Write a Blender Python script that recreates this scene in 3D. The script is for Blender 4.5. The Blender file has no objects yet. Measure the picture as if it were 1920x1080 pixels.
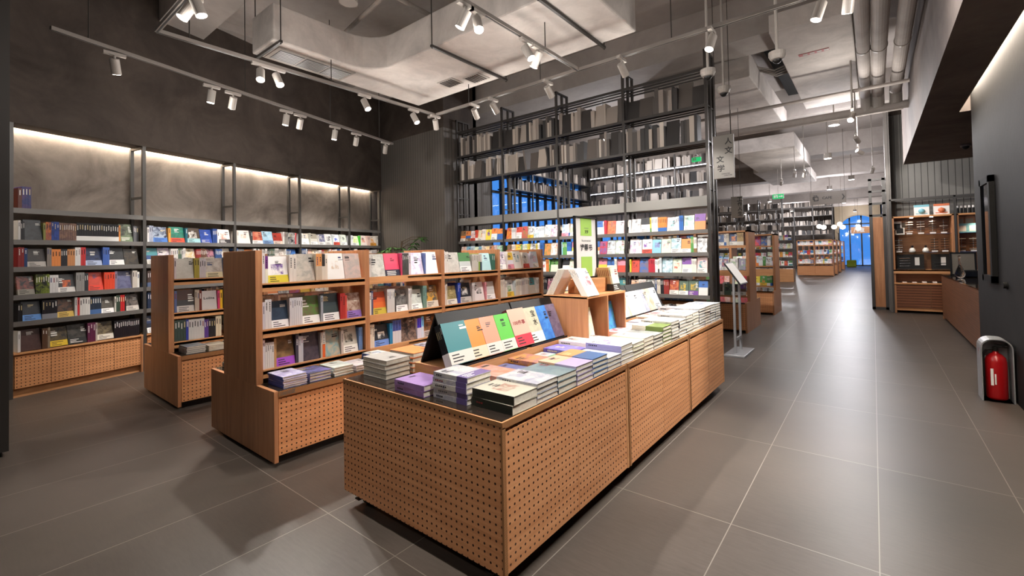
import bpy, math, random, zlib
from mathutils import Matrix, Vector
PI = math.pi
rad = math.radians
random.seed(11)
SC = bpy.context.scene
COL = SC.collection

# ---------------------------------------------------------------- camera, world, exposure
CAMH = 1.5
def cam_axes(yaw, pitch, roll):
    cy, sy, cp, sp = math.cos(yaw), math.sin(yaw), math.cos(pitch), math.sin(pitch)
    f = Vector((sy*cp, cy*cp, sp)); r = Vector((cy, -sy, 0)); u = r.cross(f)
    return r*math.cos(roll)+u*math.sin(roll), -r*math.sin(roll)+u*math.cos(roll), f
CR, CU, CF = cam_axes(rad(-38.039), rad(1.181), rad(-1.198))
cd = bpy.data.cameras.new('camera'); co = bpy.data.objects.new('camera', cd); COL.objects.link(co)
co.matrix_world = Matrix(((CR.x, CU.x, -CF.x, 0), (CR.y, CU.y, -CF.y, 0), (CR.z, CU.z, -CF.z, CAMH), (0, 0, 0, 1)))
cd.sensor_width = 36; cd.lens = 844.73/1920*36
cd.shift_x = (960-976.3)/1920; cd.shift_y = -(540-461.0)/1920
cd.clip_start = .05; cd.clip_end = 120
SC.camera = co
w = bpy.data.worlds.new('dusk'); SC.world = w; w.use_nodes = True
w.node_tree.nodes['Background'].inputs[0].default_value = (.085, .33, .9, 1)
w.node_tree.nodes['Background'].inputs[1].default_value = .85
SC.view_settings.view_transform = 'Standard'; SC.view_settings.look = 'None'
SC.view_settings.exposure = 0.35; SC.view_settings.gamma = 1
SC.view_settings.use_curve_mapping = False
SC.cycles.max_bounces = 8; SC.cycles.diffuse_bounces = 6; SC.cycles.glossy_bounces = 3
SC.cycles.transparent_max_bounces = 12; SC.cycles.sample_clamp_indirect = 8
SC.cycles.caustics_reflective = False; SC.cycles.caustics_refractive = False

# ---------------------------------------------------------------- colours and materials
def lin(h):
    h = h.lstrip('#'); o = []
    for i in (0, 2, 4):
        c = int(h[i:i+2], 16)/255
        o.append(c/12.92 if c <= .04045 else ((c+.055)/1.055)**2.4)
    return tuple(o)
MATS = {}
class NT:
    def __init__(s, name, rough=.5, metal=0, spec=.5):
        s.m = bpy.data.materials.new(name); s.m.use_nodes = True
        s.t = s.m.node_tree; s.b = s.t.nodes['Principled BSDF']
        s.b.inputs['Roughness'].default_value = rough; s.b.inputs['Metallic'].default_value = metal
        s.b.inputs['Specular IOR Level'].default_value = spec
        MATS[name] = s.m
    def n(s, typ, **k):
        nd = s.t.nodes.new('ShaderNode'+typ)
        for a, v in k.items(): setattr(nd, a, v)
        return nd
    def l(s, a, b): s.t.links.new(a, b)
    def put(s, sock, v):
        if hasattr(v, 'links'): s.l(v, sock)
        elif isinstance(v, tuple) and len(v) == 3 and sock.type == 'RGBA': sock.default_value = v+(1,)
        else: sock.default_value = v
    def math(s, op, a, b=0, c=None):
        nd = s.n('Math', operation=op); s.put(nd.inputs[0], a); s.put(nd.inputs[1], b)
        if c is not None: s.put(nd.inputs[2], c)
        return nd.outputs[0]
    def mix(s, f, a, b, blend='MIX'):
        nd = s.n('Mix', data_type='RGBA', blend_type=blend)
        s.put(nd.inputs[0], f); s.put(nd.inputs[6], a); s.put(nd.inputs[7], b)
        return nd.outputs[2]
    def coord(s, which='Object', scale=(1, 1, 1), rot=0):
        t = s.n('TexCoord'); mp = s.n('Mapping'); mp.inputs['Scale'].default_value = scale
        mp.inputs['Rotation'].default_value = (0, 0, rot)
        s.l(t.outputs[which], mp.inputs[0]); return mp.outputs[0]
    def noise(s, vec, scale, detail=3, rough=.5, dist=0):
        nd = s.n('TexNoise'); s.l(vec, nd.inputs['Vector']); nd.inputs['Scale'].default_value = scale
        nd.inputs['Detail'].default_value = detail; nd.inputs['Roughness'].default_value = rough
        nd.inputs['Distortion'].default_value = dist
        return nd.outputs['Fac']
    def ramp(s, f, stops):
        nd = s.n('ValToRGB'); s.l(f, nd.inputs[0]); e = nd.color_ramp.elements
        while len(e) < len(stops): e.new(.5)
        for i, (p, c) in enumerate(stops): e[i].position = p; e[i].color = (c+(1,)) if len(c) == 3 else c
        return nd.outputs[0]
    def col(s, v): s.put(s.b.inputs['Base Color'], v); return s
    def bump(s, h, st=.2, d=.01):
        nd = s.n('Bump'); nd.inputs['Strength'].default_value = st; nd.inputs['Distance'].default_value = d
        s.l(h, nd.inputs['Height']); s.l(nd.outputs[0], s.b.inputs['Normal'])
def flat(name, hexc, rough=.5, metal=0, spec=.5): return NT(name, rough, metal, spec).col(lin(hexc))
def emit(name, hexc, st):
    t = NT(name); t.col((0, 0, 0)); t.b.inputs['Emission Color'].default_value = lin(hexc)+(1,)
    t.b.inputs['Emission Strength'].default_value = st

def wood(name, a, b, vertical, perf=False, ribs=False, rough=.42):
    t = NT(name, rough, 0, .35)
    uv = t.n('UVMap').outputs[0]
    mp = t.n('Mapping'); t.l(uv, mp.inputs[0]); mp.inputs['Scale'].default_value = (14, .9, 1) if vertical else (.9, 14, 1)
    oi = t.n('ObjectInfo'); add = t.n('VectorMath', operation='ADD'); t.l(mp.outputs[0], add.inputs[0])
    cx = t.n('CombineXYZ'); t.l(t.math('MULTIPLY', oi.outputs['Random'], 40), cx.inputs[0]); t.l(t.math('MULTIPLY', oi.outputs['Random'], 23), cx.inputs[1])
    t.l(cx.outputs[0], add.inputs[1])
    f = t.noise(add.outputs[0], 1.6, 6, .62, .6)
    f2 = t.noise(add.outputs[0], 9, 3, .6)
    c = t.ramp(f, [(.28, lin(a)), (.72, lin(b))])
    c = t.mix(t.math('MULTIPLY', f2, .22), c, lin(a), 'MULTIPLY')
    if perf or ribs:
        sp = t.n('SeparateXYZ'); t.l(uv, sp.inputs[0])
        def cell(o, p): return t.math('SUBTRACT', t.math('FRACT', t.math('DIVIDE', o, p)), .5)
        if perf:
            P = .036
            u = t.math('MULTIPLY', cell(sp.outputs[0], P), P); v = t.math('MULTIPLY', cell(sp.outputs[1], P), P)
            d = t.math('SQRT', t.math('ADD', t.math('MULTIPLY', u, u), t.math('MULTIPLY', v, v)))
            k = t.math('LESS_THAN', d, .0058)
            c = t.mix(k, c, lin('2a120a'))
        else:
            k = t.math('LESS_THAN', t.math('ABSOLUTE', cell(sp.outputs[1], .06)), .1)
            c = t.mix(k, c, lin('3a2014'))
    t.col(c); return t
wood('wood_end', 'a06c49', 'c89167', True)
wood('wood_shelf', 'bd8458', 'dca673', False)
wood('wood_perforated', 'c58657', 'e6a876', False, perf=True)
wood('wood_dark', '6a4630', '8a5e40', False)
wood('wood_ribbed', '6a4029', '85553a', False, ribs=True)
wood('wood_counter', '6b432c', '8d5d40', False, perf=True)
t = NT('plywood_edge', .5, 0, .3); uv = t.coord('Object', (1, 1, 1))
sp = t.n('SeparateXYZ'); t.l(uv, sp.inputs[0])
s_ = t.math('ADD', t.math('ADD', sp.outputs[0], sp.outputs[1]), sp.outputs[2])
t.col(t.mix(t.math('GREATER_THAN', t.math('FRACT', t.math('MULTIPLY', s_, 140)), .55), lin('b58355'), lin('6d4327')))
flat('black_metal', '1b1a19', .45, .3)
flat('black_board', '120f0d', .55)
flat('rubber', '0d0d0d', .6)
flat('steel_frame', '4b4845', .42, .35)
flat('steel_fascia', '7d7a75', .5, .2)
flat('steel_shelf', '73706c', .4, .3)
flat('steel_dark', '3a3633', .42, .35)
flat('track_paint', '746d67', .45)
flat('white_paint', '9a938c', .4)
flat('chrome', 'b8b8ba', .18, 1)
flat('brushed_steel', 'a2a3a6', .38, .55)
flat('red_enamel', 'a01216', .25)
flat('ink', '14110f', .6)
flat('white_print', 'e6e2de', .6)
flat('red_print', 'a8322c', .6)
flat('paper_white', 'e9e4df', .6)
flat('sign_green', 'a6cf5c', .5)
flat('sign_grey', '6f6a63', .5, .1)
flat('sign_taupe', '5f564e', .5, .1)
flat('olive_fabric', '6d7a1c', .9)
flat('porcelain', 'e8e5e0', .3)
flat('soil', '2a1d14', .9)
flat('pot_grey', '6b6763', .7)
flat('bark', '4b3a28', .8)
flat('void_shade', '0c0b0b', .8)
flat('ceiling_dark', '1a1817', .8)
flat('pale_slats', 'b9a588', .5)
flat('teal_print', '7fb9c4', .5)
flat('orange_print', 'd0724a', .5)
flat('art_print', '8f8576', .5)
flat('notice_red', '8e3a36', .6)
t = NT('leaf', .45); t.col(t.ramp(t.noise(t.coord(), 9), [(.3, lin('2c4a22')), (.7, lin('4f7a38'))]))
emit('lamp_glow', 'fff6ea', 14)
emit('led_glow', 'fff0dc', 85)
emit('globe_glow', 'fff1e0', 5)
emit('exit_glow', '2fd07a', .7)
flat('frame_black', '0c0b0b', .7, 0, .2)
emit('strip_cool', 'e6e9ff', 14)
t = NT('table_glass', .06, 0, .5); t.col(lin('2b241f'))
t = NT('mirror_dark', .05, 0, .8); t.col(lin('11161d'))
t = NT('clear_glass', .02); t.b.inputs['Transmission Weight'].default_value = 1; t.b.inputs['IOR'].default_value = 1.45; t.col((.95, .97, .97))
def pane(name, tint):
    t = NT(name); tr = t.n('BsdfTransparent'); tr.inputs[0].default_value = tint+(1,)
    gl = t.n('BsdfGlossy'); gl.inputs['Roughness'].default_value = .03; gl.inputs[0].default_value = (1, 1, 1, 1)
    mx = t.n('MixShader'); mx.inputs[0].default_value = .08
    t.l(tr.outputs[0], mx.inputs[1]); t.l(gl.outputs[0], mx.inputs[2])
    t.l(mx.outputs[0], t.t.nodes['Material Output'].inputs[0])
pane('window_glass', (.9, .95, 1)); pane('shelf_glass', (.86, .9, .88))

def plaster(name, a, b, rough=.75, sc=1.0):
    t = NT(name, rough, 0, .3); v = t.coord('Object')
    f = t.noise(v, 1.3*sc, 8, .62, .8); g = t.noise(v, 14*sc, 4, .6)
    c = t.ramp(f, [(.36, lin(a)), (.64, lin(b))]); c = t.mix(t.math('MULTIPLY', g, .25), c, lin(a), 'MULTIPLY')
    t.col(c); t.bump(g, .12, .01)
plaster('concrete_wall', '6f655d', '9d9288')
plaster('concrete_grey', '372e28', '4c423b')
plaster('concrete_dark_shade', '171514', '211e1d')  # dark grey wall, darkened further for the little light it gets
plaster('bulkhead_plaster', '5f5652', '766c67')
plaster('ceiling_paint', '9f9791', 'b2aaa4', .85, .6)
plaster('duct_plaster', 'b2aaa4', 'cac2bb', .85, 1.6)
plaster('duct_side', '8d857d', 'a39a92', .8, 2.2)
t = NT('floor_tile', .34, 0, .28); v = t.coord('Object')
sp = t.n('SeparateXYZ'); t.l(v, sp.inputs[0])
def dist_line(o, off, p): # distance to the nearest joint in metres
    q = t.math('FRACT', t.math('DIVIDE', t.math('SUBTRACT', o, off), p)); return t.math('MULTIPLY', t.math('MINIMUM', q, t.math('SUBTRACT', 1, q)), p)
dl = t.math('MINIMUM', dist_line(sp.outputs[0], -.02, .64), dist_line(sp.outputs[1], 1.40, 1.265))
joint = t.math('LESS_THAN', dl, .0024)
mp = t.n('Mapping'); t.l(v, mp.inputs[0]); mp.inputs['Scale'].default_value = (1, 7, 1); mp.inputs['Rotation'].default_value = (0, 0, rad(8))
fa = t.noise(mp.outputs[0], 9, 6, .7); fb = t.noise(v, 1.1, 4, .6)
cxy = t.n('CombineXYZ'); t.l(t.math('FLOOR', t.math('DIVIDE', t.math('SUBTRACT', sp.outputs[0], -.02), .64)), cxy.inputs[0]); t.l(t.math('FLOOR', t.math('DIVIDE', t.math('SUBTRACT', sp.outputs[1], 1.4), 1.265)), cxy.inputs[1])
wn = t.n('TexWhiteNoise', noise_dimensions='2D'); t.l(cxy.outputs[0], wn.inputs['Vector'])
fm = t.math('ADD', t.math('MULTIPLY', fa, .6), t.math('ADD', t.math('MULTIPLY', fb, .3), t.math('MULTIPLY', wn.outputs[0], .1)))
c = t.ramp(fm, [(.3, lin('3f3832')), (.7, lin('564d46'))])
t.col(t.mix(joint, c, lin('7d756c'))); t.put(t.b.inputs['Roughness'], t.math('ADD', t.math('MULTIPLY', fa, .2), .30)); 
def slats(name, base, dark, pitch):
    t = NT(name, .55, .1, .4); uv = t.n('UVMap').outputs[0]; sp = t.n('SeparateXYZ'); t.l(uv, sp.inputs[0])
    q = t.math('FRACT', t.math('DIVIDE', sp.outputs[0], pitch)); k = t.math('LESS_THAN', q, .1)
    g = t.noise(t.coord(), 3, 3)
    t.col(t.mix(k, t.mix(t.math('MULTIPLY', g, .3), lin(base), lin(dark)), lin(dark)))
    t.bump(t.math('SUBTRACT', 1, k), .5, .01)
slats('slat_panel', '6a645e', '2f2c29', .082)
slats('slat_panel_wide', '77746f', '2d2b29', .115)
# printed covers: ground colour in Col, printed picture colour in Art, broken up by noise
t = NT('book_cover', .38, 0, .45)
ca = t.n('Attribute', attribute_name='Col'); ar = t.n('Attribute', attribute_name='Art')
oi = t.n('ObjectInfo'); tc = t.n('TexCoord'); vm = t.n('VectorMath', operation='ADD'); t.l(tc.outputs['Object'], vm.inputs[0])
cx = t.n('CombineXYZ'); t.l(t.math('MULTIPLY', oi.outputs['Random'], 31), cx.inputs[0]); t.l(cx.outputs[0], vm.inputs[1])
f = t.noise(vm.outputs[0], 17, 5, .62, .7)
k = t.ramp(f, [(.40, (0, 0, 0)), (.60, (1, 1, 1))])
t.col(t.mix(k, ca.outputs['Color'], ar.outputs['Color']))
t = NT('page_edges', .8, 0, .2); v = t.coord('Object', (1, 1, 1)); 
t.col(t.ramp(t.noise(v, 60, 2), [(.2, lin('cfc5b4')), (.8, lin('e3dccd'))]))
t = NT('tint', .5, 0, .4); ca = t.n('Attribute', attribute_name='Col'); t.col(ca.outputs['Color'])

# ---------------------------------------------------------------- mesh building
class MB:
    def __init__(s): s.v = []; s.f = []; s.m = []; s.c = []; s.a = []; s.M = None
    def add(s, vs, fs, mat=0, col=None, art=None):
        b = len(s.v)
        s.v += [tuple(s.M @ Vector(p)) for p in vs] if s.M is not None else [tuple(p) for p in vs]
        for f in fs: s.f.append([b+i for i in f]); s.m.append(mat); s.c.append(col); s.a.append(art or col)
        return s
    def box(s, x0, x1, y0, y1, z0, z1, mat=0, col=None, art=None):
        return s.add([(x0,y0,z0),(x1,y0,z0),(x1,y1,z0),(x0,y1,z0),(x0,y0,z1),(x1,y0,z1),(x1,y1,z1),(x0,y1,z1)],
                     [(3,2,1,0),(4,5,6,7),(0,1,5,4),(1,2,6,5),(2,3,7,6),(3,0,4,7)], mat, col, art)
    def quad(s, a, b, c, d, mat=0, col=None, art=None): return s.add([a, b, c, d], [(0,1,2,3)], mat, col, art)
    def prism(s, poly, h0, h1, axis='z', mat=0, col=None):
        def P(p, h): return {'z': (p[0], p[1], h), 'y': (p[0], h, p[1]), 'x': (h, p[0], p[1])}[axis]
        n = len(poly); vs = [P(p, h0) for p in poly]+[P(p, h1) for p in poly]
        return s.add(vs, [list(range(n))[::-1], list(range(n, 2*n))]+[(i, (i+1) % n, n+(i+1) % n, n+i) for i in range(n)], mat, col)
    def cyl(s, p0, p1, r, n=14, mat=0, r1=None, col=None):
        p0, p1 = Vector(p0), Vector(p1); d = (p1-p0).normalized(); r1 = r if r1 is None else r1
        a = d.orthogonal().normalized(); b = d.cross(a)
        vs = [p0+(a*math.cos(2*PI*i/n)+b*math.sin(2*PI*i/n))*r for i in range(n)]+[p1+(a*math.cos(2*PI*i/n)+b*math.sin(2*PI*i/n))*r1 for i in range(n)]
        return s.add(vs, [list(range(n))[::-1], list(range(n, 2*n))]+[(i, (i+1) % n, n+(i+1) % n, n+i) for i in range(n)], mat, col)
    def tube(s, pts, r, n=8, mat=0):
        for a, b in zip(pts, pts[1:]): s.cyl(a, b, r, n, mat)
        return s
    def ball(s, c, r, mat=0, n=10, sz=1, z0=-1, z1=1):
        vs, fs = [], []; m = n//2
        for i in range(m+1):
            zz = z0+(z1-z0)*i/m; ang = math.asin(max(-1, min(1, zz)))
            for j in range(n): vs.append((c[0]+r*math.cos(ang)*math.cos(2*PI*j/n), c[1]+r*math.cos(ang)*math.sin(2*PI*j/n), c[2]+r*sz*zz))
        for i in range(m):
            for j in range(n): fs.append((i*n+j, i*n+(j+1) % n, (i+1)*n+(j+1) % n, (i+1)*n+j))
        fs.append(tuple(range(n))[::-1]); fs.append(tuple(range(m*n, m*n+n)))
        return s.add(vs, fs, mat)
    def lathe(s, c, prof, n=20, mat=0):
        vs, fs = [], []
        for r, zz in prof:
            for j in range(n): vs.append((c[0]+r*math.cos(2*PI*j/n), c[1]+r*math.sin(2*PI*j/n), c[2]+zz))
        for i in range(len(prof)-1):
            for j in range(n): fs.append((i*n+j, i*n+(j+1) % n, (i+1)*n+(j+1) % n, (i+1)*n+j))
        fs.append(tuple(range(n))[::-1]); fs.append(tuple(range((len(prof)-1)*n, len(prof)*n)))
        return s.add(vs, fs, mat)
    def build(s, name, mats, parent=None, loc=None, inv=None, smooth=False, bevel=0):
        if isinstance(mats, str): mats = [mats]
        me = bpy.data.meshes.new(name); vs = s.v
        if inv is not None: vs = [tuple(inv @ Vector(p)) for p in vs]
        elif loc is not None: vs = [(p[0]-loc[0], p[1]-loc[1], p[2]-loc[2]) for p in vs]
        me.from_pydata(vs, [], s.f)
        for m in mats: me.materials.append(MATS[m])
        me.polygons.foreach_set('material_index', s.m)
        uvl = me.uv_layers.new(name='UVMap'); uvs = [0.0]*(2*len(me.loops))
        for p in me.polygons:
            nx, ny, nz = (abs(q) for q in p.normal)
            for li in p.loop_indices:
                x, y, z = vs[me.loops[li].vertex_index]
                if nz >= nx and nz >= ny: u, v = x, y
                elif nx >= ny: u, v = y, z
                else: u, v = x, z
                uvs[2*li] = u; uvs[2*li+1] = v
        uvl.data.foreach_set('uv', uvs)
        if any(c is not None for c in s.c):
            for nm, src in (('Col', s.c), ('Art', s.a)):
                at = me.color_attributes.new(nm, 'FLOAT_COLOR', 'CORNER'); buf = []
                for p, c in zip(me.polygons, src):
                    buf += list((c or (.5, .5, .5))+(1,))*p.loop_total
                at.data.foreach_set('color', buf)
        if smooth: me.polygons.foreach_set('use_smooth', [True]*len(me.polygons))
        o = bpy.data.objects.new(name, me); COL.objects.link(o)
        if parent is not None: o.parent = parent
        elif loc is not None and inv is None: o.location = loc
        if bevel:
            b = o.modifiers.new('edge', 'BEVEL'); b.width = bevel; b.segments = 2; b.limit_method = 'ANGLE'; b.angle_limit = rad(40)
        return o
def tag(o, label, cat, group=None, kind=None):
    if label: o['label'] = label
    if cat: o['category'] = cat
    if group: o['group'] = group
    if kind: o['kind'] = kind
    return o
class Thing:
    """an Empty at the thing's base; parts are given in world coordinates (w=True) or in the thing's own frame"""
    def __init__(s, name, label, cat, loc, rot=0, group=None):
        s.o = bpy.data.objects.new(name, None); COL.objects.link(s.o); s.o.empty_display_size = .1
        s.o.location = loc; s.o.rotation_euler = (0, 0, rot); tag(s.o, label, cat, group)
        s.T = Matrix.Translation(loc) @ Matrix.Rotation(rot, 4, 'Z'); s.inv = s.T.inverted()
    def part(s, name, mb, mats, parent=None, w=False, label=None, smooth=False, bevel=0):
        o = mb.build(name, mats, parent or s.o, inv=s.inv if w else None, smooth=smooth, bevel=bevel)
        if label: o['label'] = label
        return o
def solo(name, mb, mats, label, cat, loc, group=None, kind=None, smooth=False, bevel=0):
    return tag(mb.build(name, mats, None, loc=loc, smooth=smooth, bevel=bevel), label, cat, group, kind)
def struct(name, mb, mats, label=None):
    o = mb.build(name, mats); o['kind'] = 'structure'
    if label: o['label'] = label
    return o
def B(*a, **k): return MB().box(*a, **k)

FONTC = {}
def text_faces(body, size):
    """outline mesh of a word: verts in x (right), z (up), centred"""
    if body not in FONTC:
        cu = bpy.data.curves.new('t', 'FONT'); cu.body = body; cu.size = 1; cu.resolution_u = 2; cu.offset = .022
        ob = bpy.data.objects.new('t', cu); COL.objects.link(ob)
        dg = bpy.context.evaluated_depsgraph_get(); me = bpy.data.meshes.new_from_object(ob.evaluated_get(dg))
        FONTC[body] = ([tuple(v.co) for v in me.vertices], [tuple(p.vertices) for p in me.polygons])
        bpy.data.objects.remove(ob); bpy.data.curves.remove(cu); bpy.data.meshes.remove(me)
    vs, fs = FONTC[body]
    if not vs: return [], []
    x0, x1 = min(v[0] for v in vs), max(v[0] for v in vs); y0, y1 = min(v[1] for v in vs), max(v[1] for v in vs)
    k = size/max(y1-y0, 1e-6)
    return [((v[0]-(x0+x1)/2)*k, 0, (v[1]-(y0+y1)/2)*k) for v in vs], fs
def put_text(mb, body, size, x, y, z, mat=0, col=None, width=None):
    vs, fs = text_faces(body, size)
    if not vs: return
    sx = 1
    if width: sx = width/(max(v[0] for v in vs)-min(v[0] for v in vs))
    mb.add([(x+v[0]*sx, y, z+v[2]) for v in vs], fs, mat, col)

# ---------------------------------------------------------------- books
ORD = 'first second third fourth fifth sixth seventh eighth ninth tenth eleventh twelfth thirteenth fourteenth fifteenth sixteenth seventeenth eighteenth nineteenth twentieth'.split()
def ordn(i):
    if i < 20: return ORD[i]
    t = {2: 'twenty', 3: 'thirty', 4: 'forty', 5: 'fifty'}[(i+1)//10]
    return t+'-'+ORD[(i+1) % 10-1] if (i+1) % 10 else {30: 'thirtieth', 40: 'fortieth', 50: 'fiftieth'}[i+1]
CN = {'white': 'f6f4f2', 'cream': 'e6dccb', 'grey': 'a9a6a4', 'charcoal': '3a3a3c', 'black': '151515', 'brown': '6d4a33', 'tan': 'c39b72', 'red': 'c3302c', 'pink': 'e79aa0', 'orange': 'e58a3a',
      'yellow': 'e0cf3c', 'green': '5d9a4e', 'mint': 'b9dcc8', 'teal': '3f8388', 'blue': '3566b8', 'sky-blue': '9cc8e4', 'navy': '1f2a52', 'purple': '6a4a96', 'lilac': 'b9a6cc', 'olive': '75763a', 'maroon': '5c2530'}
CNL = {k: tuple(int(v[i:i+2], 16) for i in (0, 2, 4)) for k, v in CN.items()}
def cname(h):
    c = tuple(int(h[i:i+2], 16) for i in (0, 2, 4))
    return min(CNL, key=lambda k: sum((a-b)**2 for a, b in zip(CNL[k], c)))
BOOKS = []
def reg(M, W, H, T, spec, label, group, vis, rnd):
    """note a book down; the nearest are built one by one, the rest as one mass"""
    pts = [M @ Vector(p) for p in ((-W/2, 0, 0), (W/2, 0, 0), (W/2, T, 0), (-W/2, T, 0), (-W/2, 0, H), (W/2, 0, H), (W/2, T, H), (-W/2, T, H))]
    xs, ys = [], []
    for p in pts:
        d = p-Vector((0, 0, CAMH)); zz = d.dot(CF)
        if zz < .2: vis = 0; break
        xs.append(976.3+844.73*d.dot(CR)/zz); ys.append(461-844.73*d.dot(CU)/zz)
    area = 0
    if vis:
        wx = max(0, min(1920, max(xs))-max(0, min(xs))); hy = max(0, min(1080, max(ys))-max(0, min(ys)))
        area = wx*hy*vis
    BOOKS.append(dict(M=M, W=W, H=H, T=T, s=spec, label=label, group=group, area=area, rnd=rnd))
def spec_of(tok):
    """'f e4ddd8 c:6a4a8a b:c9b32a h.23' -> kind, count, cover, picture (w whole, c centre, t top), band, height"""
    p = tok.split(); s = dict(k=p[0][0], n=int(p[0][1:] or 1), c=p[1], p=None, a=None, b=None, h=None, t=None, S=None)
    for q in p[2:]:
        if q[1] == ':':
            if q[0] == 'b': s['b'] = q[2:]
            elif q[0] == 'T': s['t'] = q[2:]
            elif q[0] == 'S': s['S'] = q[2:]
            else: s['p'] = q[0]; s['a'] = q[2:]
        elif q[0] == 'h': s['h'] = float(q[1:])
    return s
def book_mesh(b, single):
    """cover, pages, band; canonical frame: front cover towards -Y, spine at -X, foot at z 0"""
    W, H, T, s, r = b['W'], b['H'], b['T'], b['s'], random.Random(b['rnd'])
    cv = MB(); t = .0025 if T > .012 else .0012
    c = lin(s['c']); a = lin(s['a']) if s['a'] else c
    if s['p'] == 'w': a = tuple(.65*q+.35*o_ for q, o_ in zip(a, c))
    cut = {'t': .55, 'w': 0, 'c': 0}.get(s['p'], 0)
    whole = a if s['p'] == 'w' else c
    cv.box(-W/2, W/2, 0, t, 0, H, 0, c, whole); cv.box(-W/2, W/2, T-t, T, 0, H, 0, c, whole)
    cv.box(-W/2, -W/2+t, t, T-t, 0, H, 0, c, whole)
    if s['S']: sc = lin(s['S']); cv.quad((-W/2-.0003, T, 0), (-W/2-.0003, 0, 0), (-W/2-.0003, 0, H), (-W/2-.0003, T, H), 0, sc, sc)
    e = .0004
    if s['p'] == 't': cv.quad((-W/2, -e, H*.55), (W/2, -e, H*.55), (W/2, -e, H), (-W/2, -e, H), 0, a, a); cv.quad((-W/2-e, T, H*.55), (-W/2-e, 0, H*.55), (-W/2-e, 0, H), (-W/2-e, T, H), 0, a, a)
    if s['p'] == 'c':
        u0, u1, v0, v1 = -W*r.uniform(.2, .36), W*r.uniform(.2, .36), H*r.uniform(.3, .42), H*r.uniform(.66, .8)
        cv.quad((u0, -e, v0), (u1, -e, v0), (u1, -e, v1), (u0, -e, v1), 0, a, c)
    lum = sum(c)/3; inkc = lin('1c1a1c') if lum > .18 else lin('e4e0d8')
    if r.random() < .25: inkc = lin(r.choice(['7c2a2a', '2b3f6e', '5a5a5a'])) if lum > .18 else lin('cdb98a')
    # title marks: column on the spine, rows on the front
    if s['t']:
        put = MB(); n = len(s['t']); tc_ = lin('8a2f33') if s['t'][0] == '1' else lin('1a1a18')
        if n > 2: put_text(put, s['t'], H*.12, 0, -2*e, H*.62, 0, None, W*.72)
        else:
            for i, ch in enumerate(s['t']): put_text(put, ch, H*.19, W*.2, -2*e, H*(.82-.25*i), 0)
        for f, vv in [(put.f, put.v)]:
            base = len(cv.v); cv.v += vv
            for q in f: cv.f.append([base+i for i in q]); cv.m.append(0); cv.c.append(tc_); cv.a.append(tc_)
    sw = min(T*.32, .008)
    z = H*r.uniform(.84, .92)
    for i in range(r.randint(3, 6) if single else 1):
        hh = sw*r.uniform(1.0, 1.5) if single else H*.25
        cv.quad((-W/2-2*e, T/2+sw/2, z-hh), (-W/2-2*e, T/2-sw/2, z-hh), (-W/2-2*e, T/2-sw/2, z), (-W/2-2*e, T/2+sw/2, z), 0, inkc, inkc); z -= hh*1.45
    if s['k'] != 's' and not s['t']:
        zz = H*r.uniform(.78, .92)
        for i in range(r.randint(2, 4)):
            hh = H*r.choice([.02, .03, .055]); L = W*r.uniform(.15, .36); x0 = r.choice([-W*.4, -L/2, W*.4-L]) if i == 0 else x0
            cv.quad((x0, -2*e, zz-hh), (x0+L, -2*e, zz-hh), (x0+L, -2*e, zz), (x0, -2*e, zz), 0, inkc, inkc); zz -= hh*1.9
    pg = MB().box(-W/2+t, W/2-.003, t, T-t, .003, H-.003)
    bd = None
    if s['b']:
        bc = lin(s['b']); hb = H*.3; bd = MB(); o = .0008
        bd.box(-W/2-o, W/2+o, -o, -.0001, .002, hb, 0, bc).box(-W/2-o, -W/2-.0001, -o, T+o, .002, hb, 0, bc).box(-W/2-o, W/2+o, T+.0001, T+o, .002, hb, 0, bc)
        bi = lin('2a2526') if sum(bc)/3 > .2 else lin('eee8dd')
        for i in range(3):
            zz = hb*(.78-.24*i); L = W*r.uniform(.25, .7)
            bd.quad((-W*.4, -o-e, zz-hb*.09), (-W*.4+L, -o-e, zz-hb*.09), (-W*.4+L, -o-e, zz), (-W*.4, -o-e, zz), 0, bi)
    return cv, pg, bd
RX = lambda a: Matrix.Rotation(a, 4, 'X')
RZ = lambda a: Matrix.Rotation(a, 4, 'Z')
def place_spine(F, x, y, z): return F @ Matrix.Translation((x, y, z)) @ RZ(PI/2)      # spine towards -Y; book fills x-T..x
def row(F, x0, x1, z, toks, where, group, vis=1, depth=.02, fit=True, seed=0, scale=1.0, lean=.24, hmax=.30):
    """one shelf of books from left to right in frame F (viewer at -Y)"""
    r = random.Random(seed+len(BOOKS)*7)
    items = []
    for tok in toks:
        s = spec_of(tok)
        H = (s['h'] or r.uniform(.212, .245))*scale; W = H*r.uniform(.68, .74)
        T = r.uniform(.019, .03)*scale
        if s['k'] == 's': items += [(s, H+r.uniform(-.001, .001), W, T)]*s['n']
        else: items.append((s, H, W, T))
    tot = sum(i[3]+.001 if i[0]['k'] == 's' else i[2]+.004 for i in items)
    k = 1.0
    if fit: k = (x1-x0-.006)/tot
    x = x0+.003; idx = 0; side = r.random()
    for s, H, W, T in items:
        if s['k'] == 's':
            T2 = T*min(k, 1.6); x += T2
            if x > x1: break
            M = place_spine(F, x-.0005, depth+W/2, z+.0008)
            reg(M, W, min(H, hmax), T2-.001, s, f"{cname(s['c'])} book, spine out, {ordn(idx)} on {where}", group, vis, r.random())
        else:
            W2 = W*min(max(k, .7), 1.25); 
            if x+W2 > x1+.01: break
            M = F @ Matrix.Translation((x+W2/2+.002, depth+.004, z+.001+T*math.sin(lean))) @ RX(-lean)
            reg(M, W2-.003, min(H, hmax), T, s, f"{cname(s['c'])} book, cover out, {ordn(idx)} on {where}", group, vis, r.random())
            x += W2+.004
        idx += 1
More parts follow.
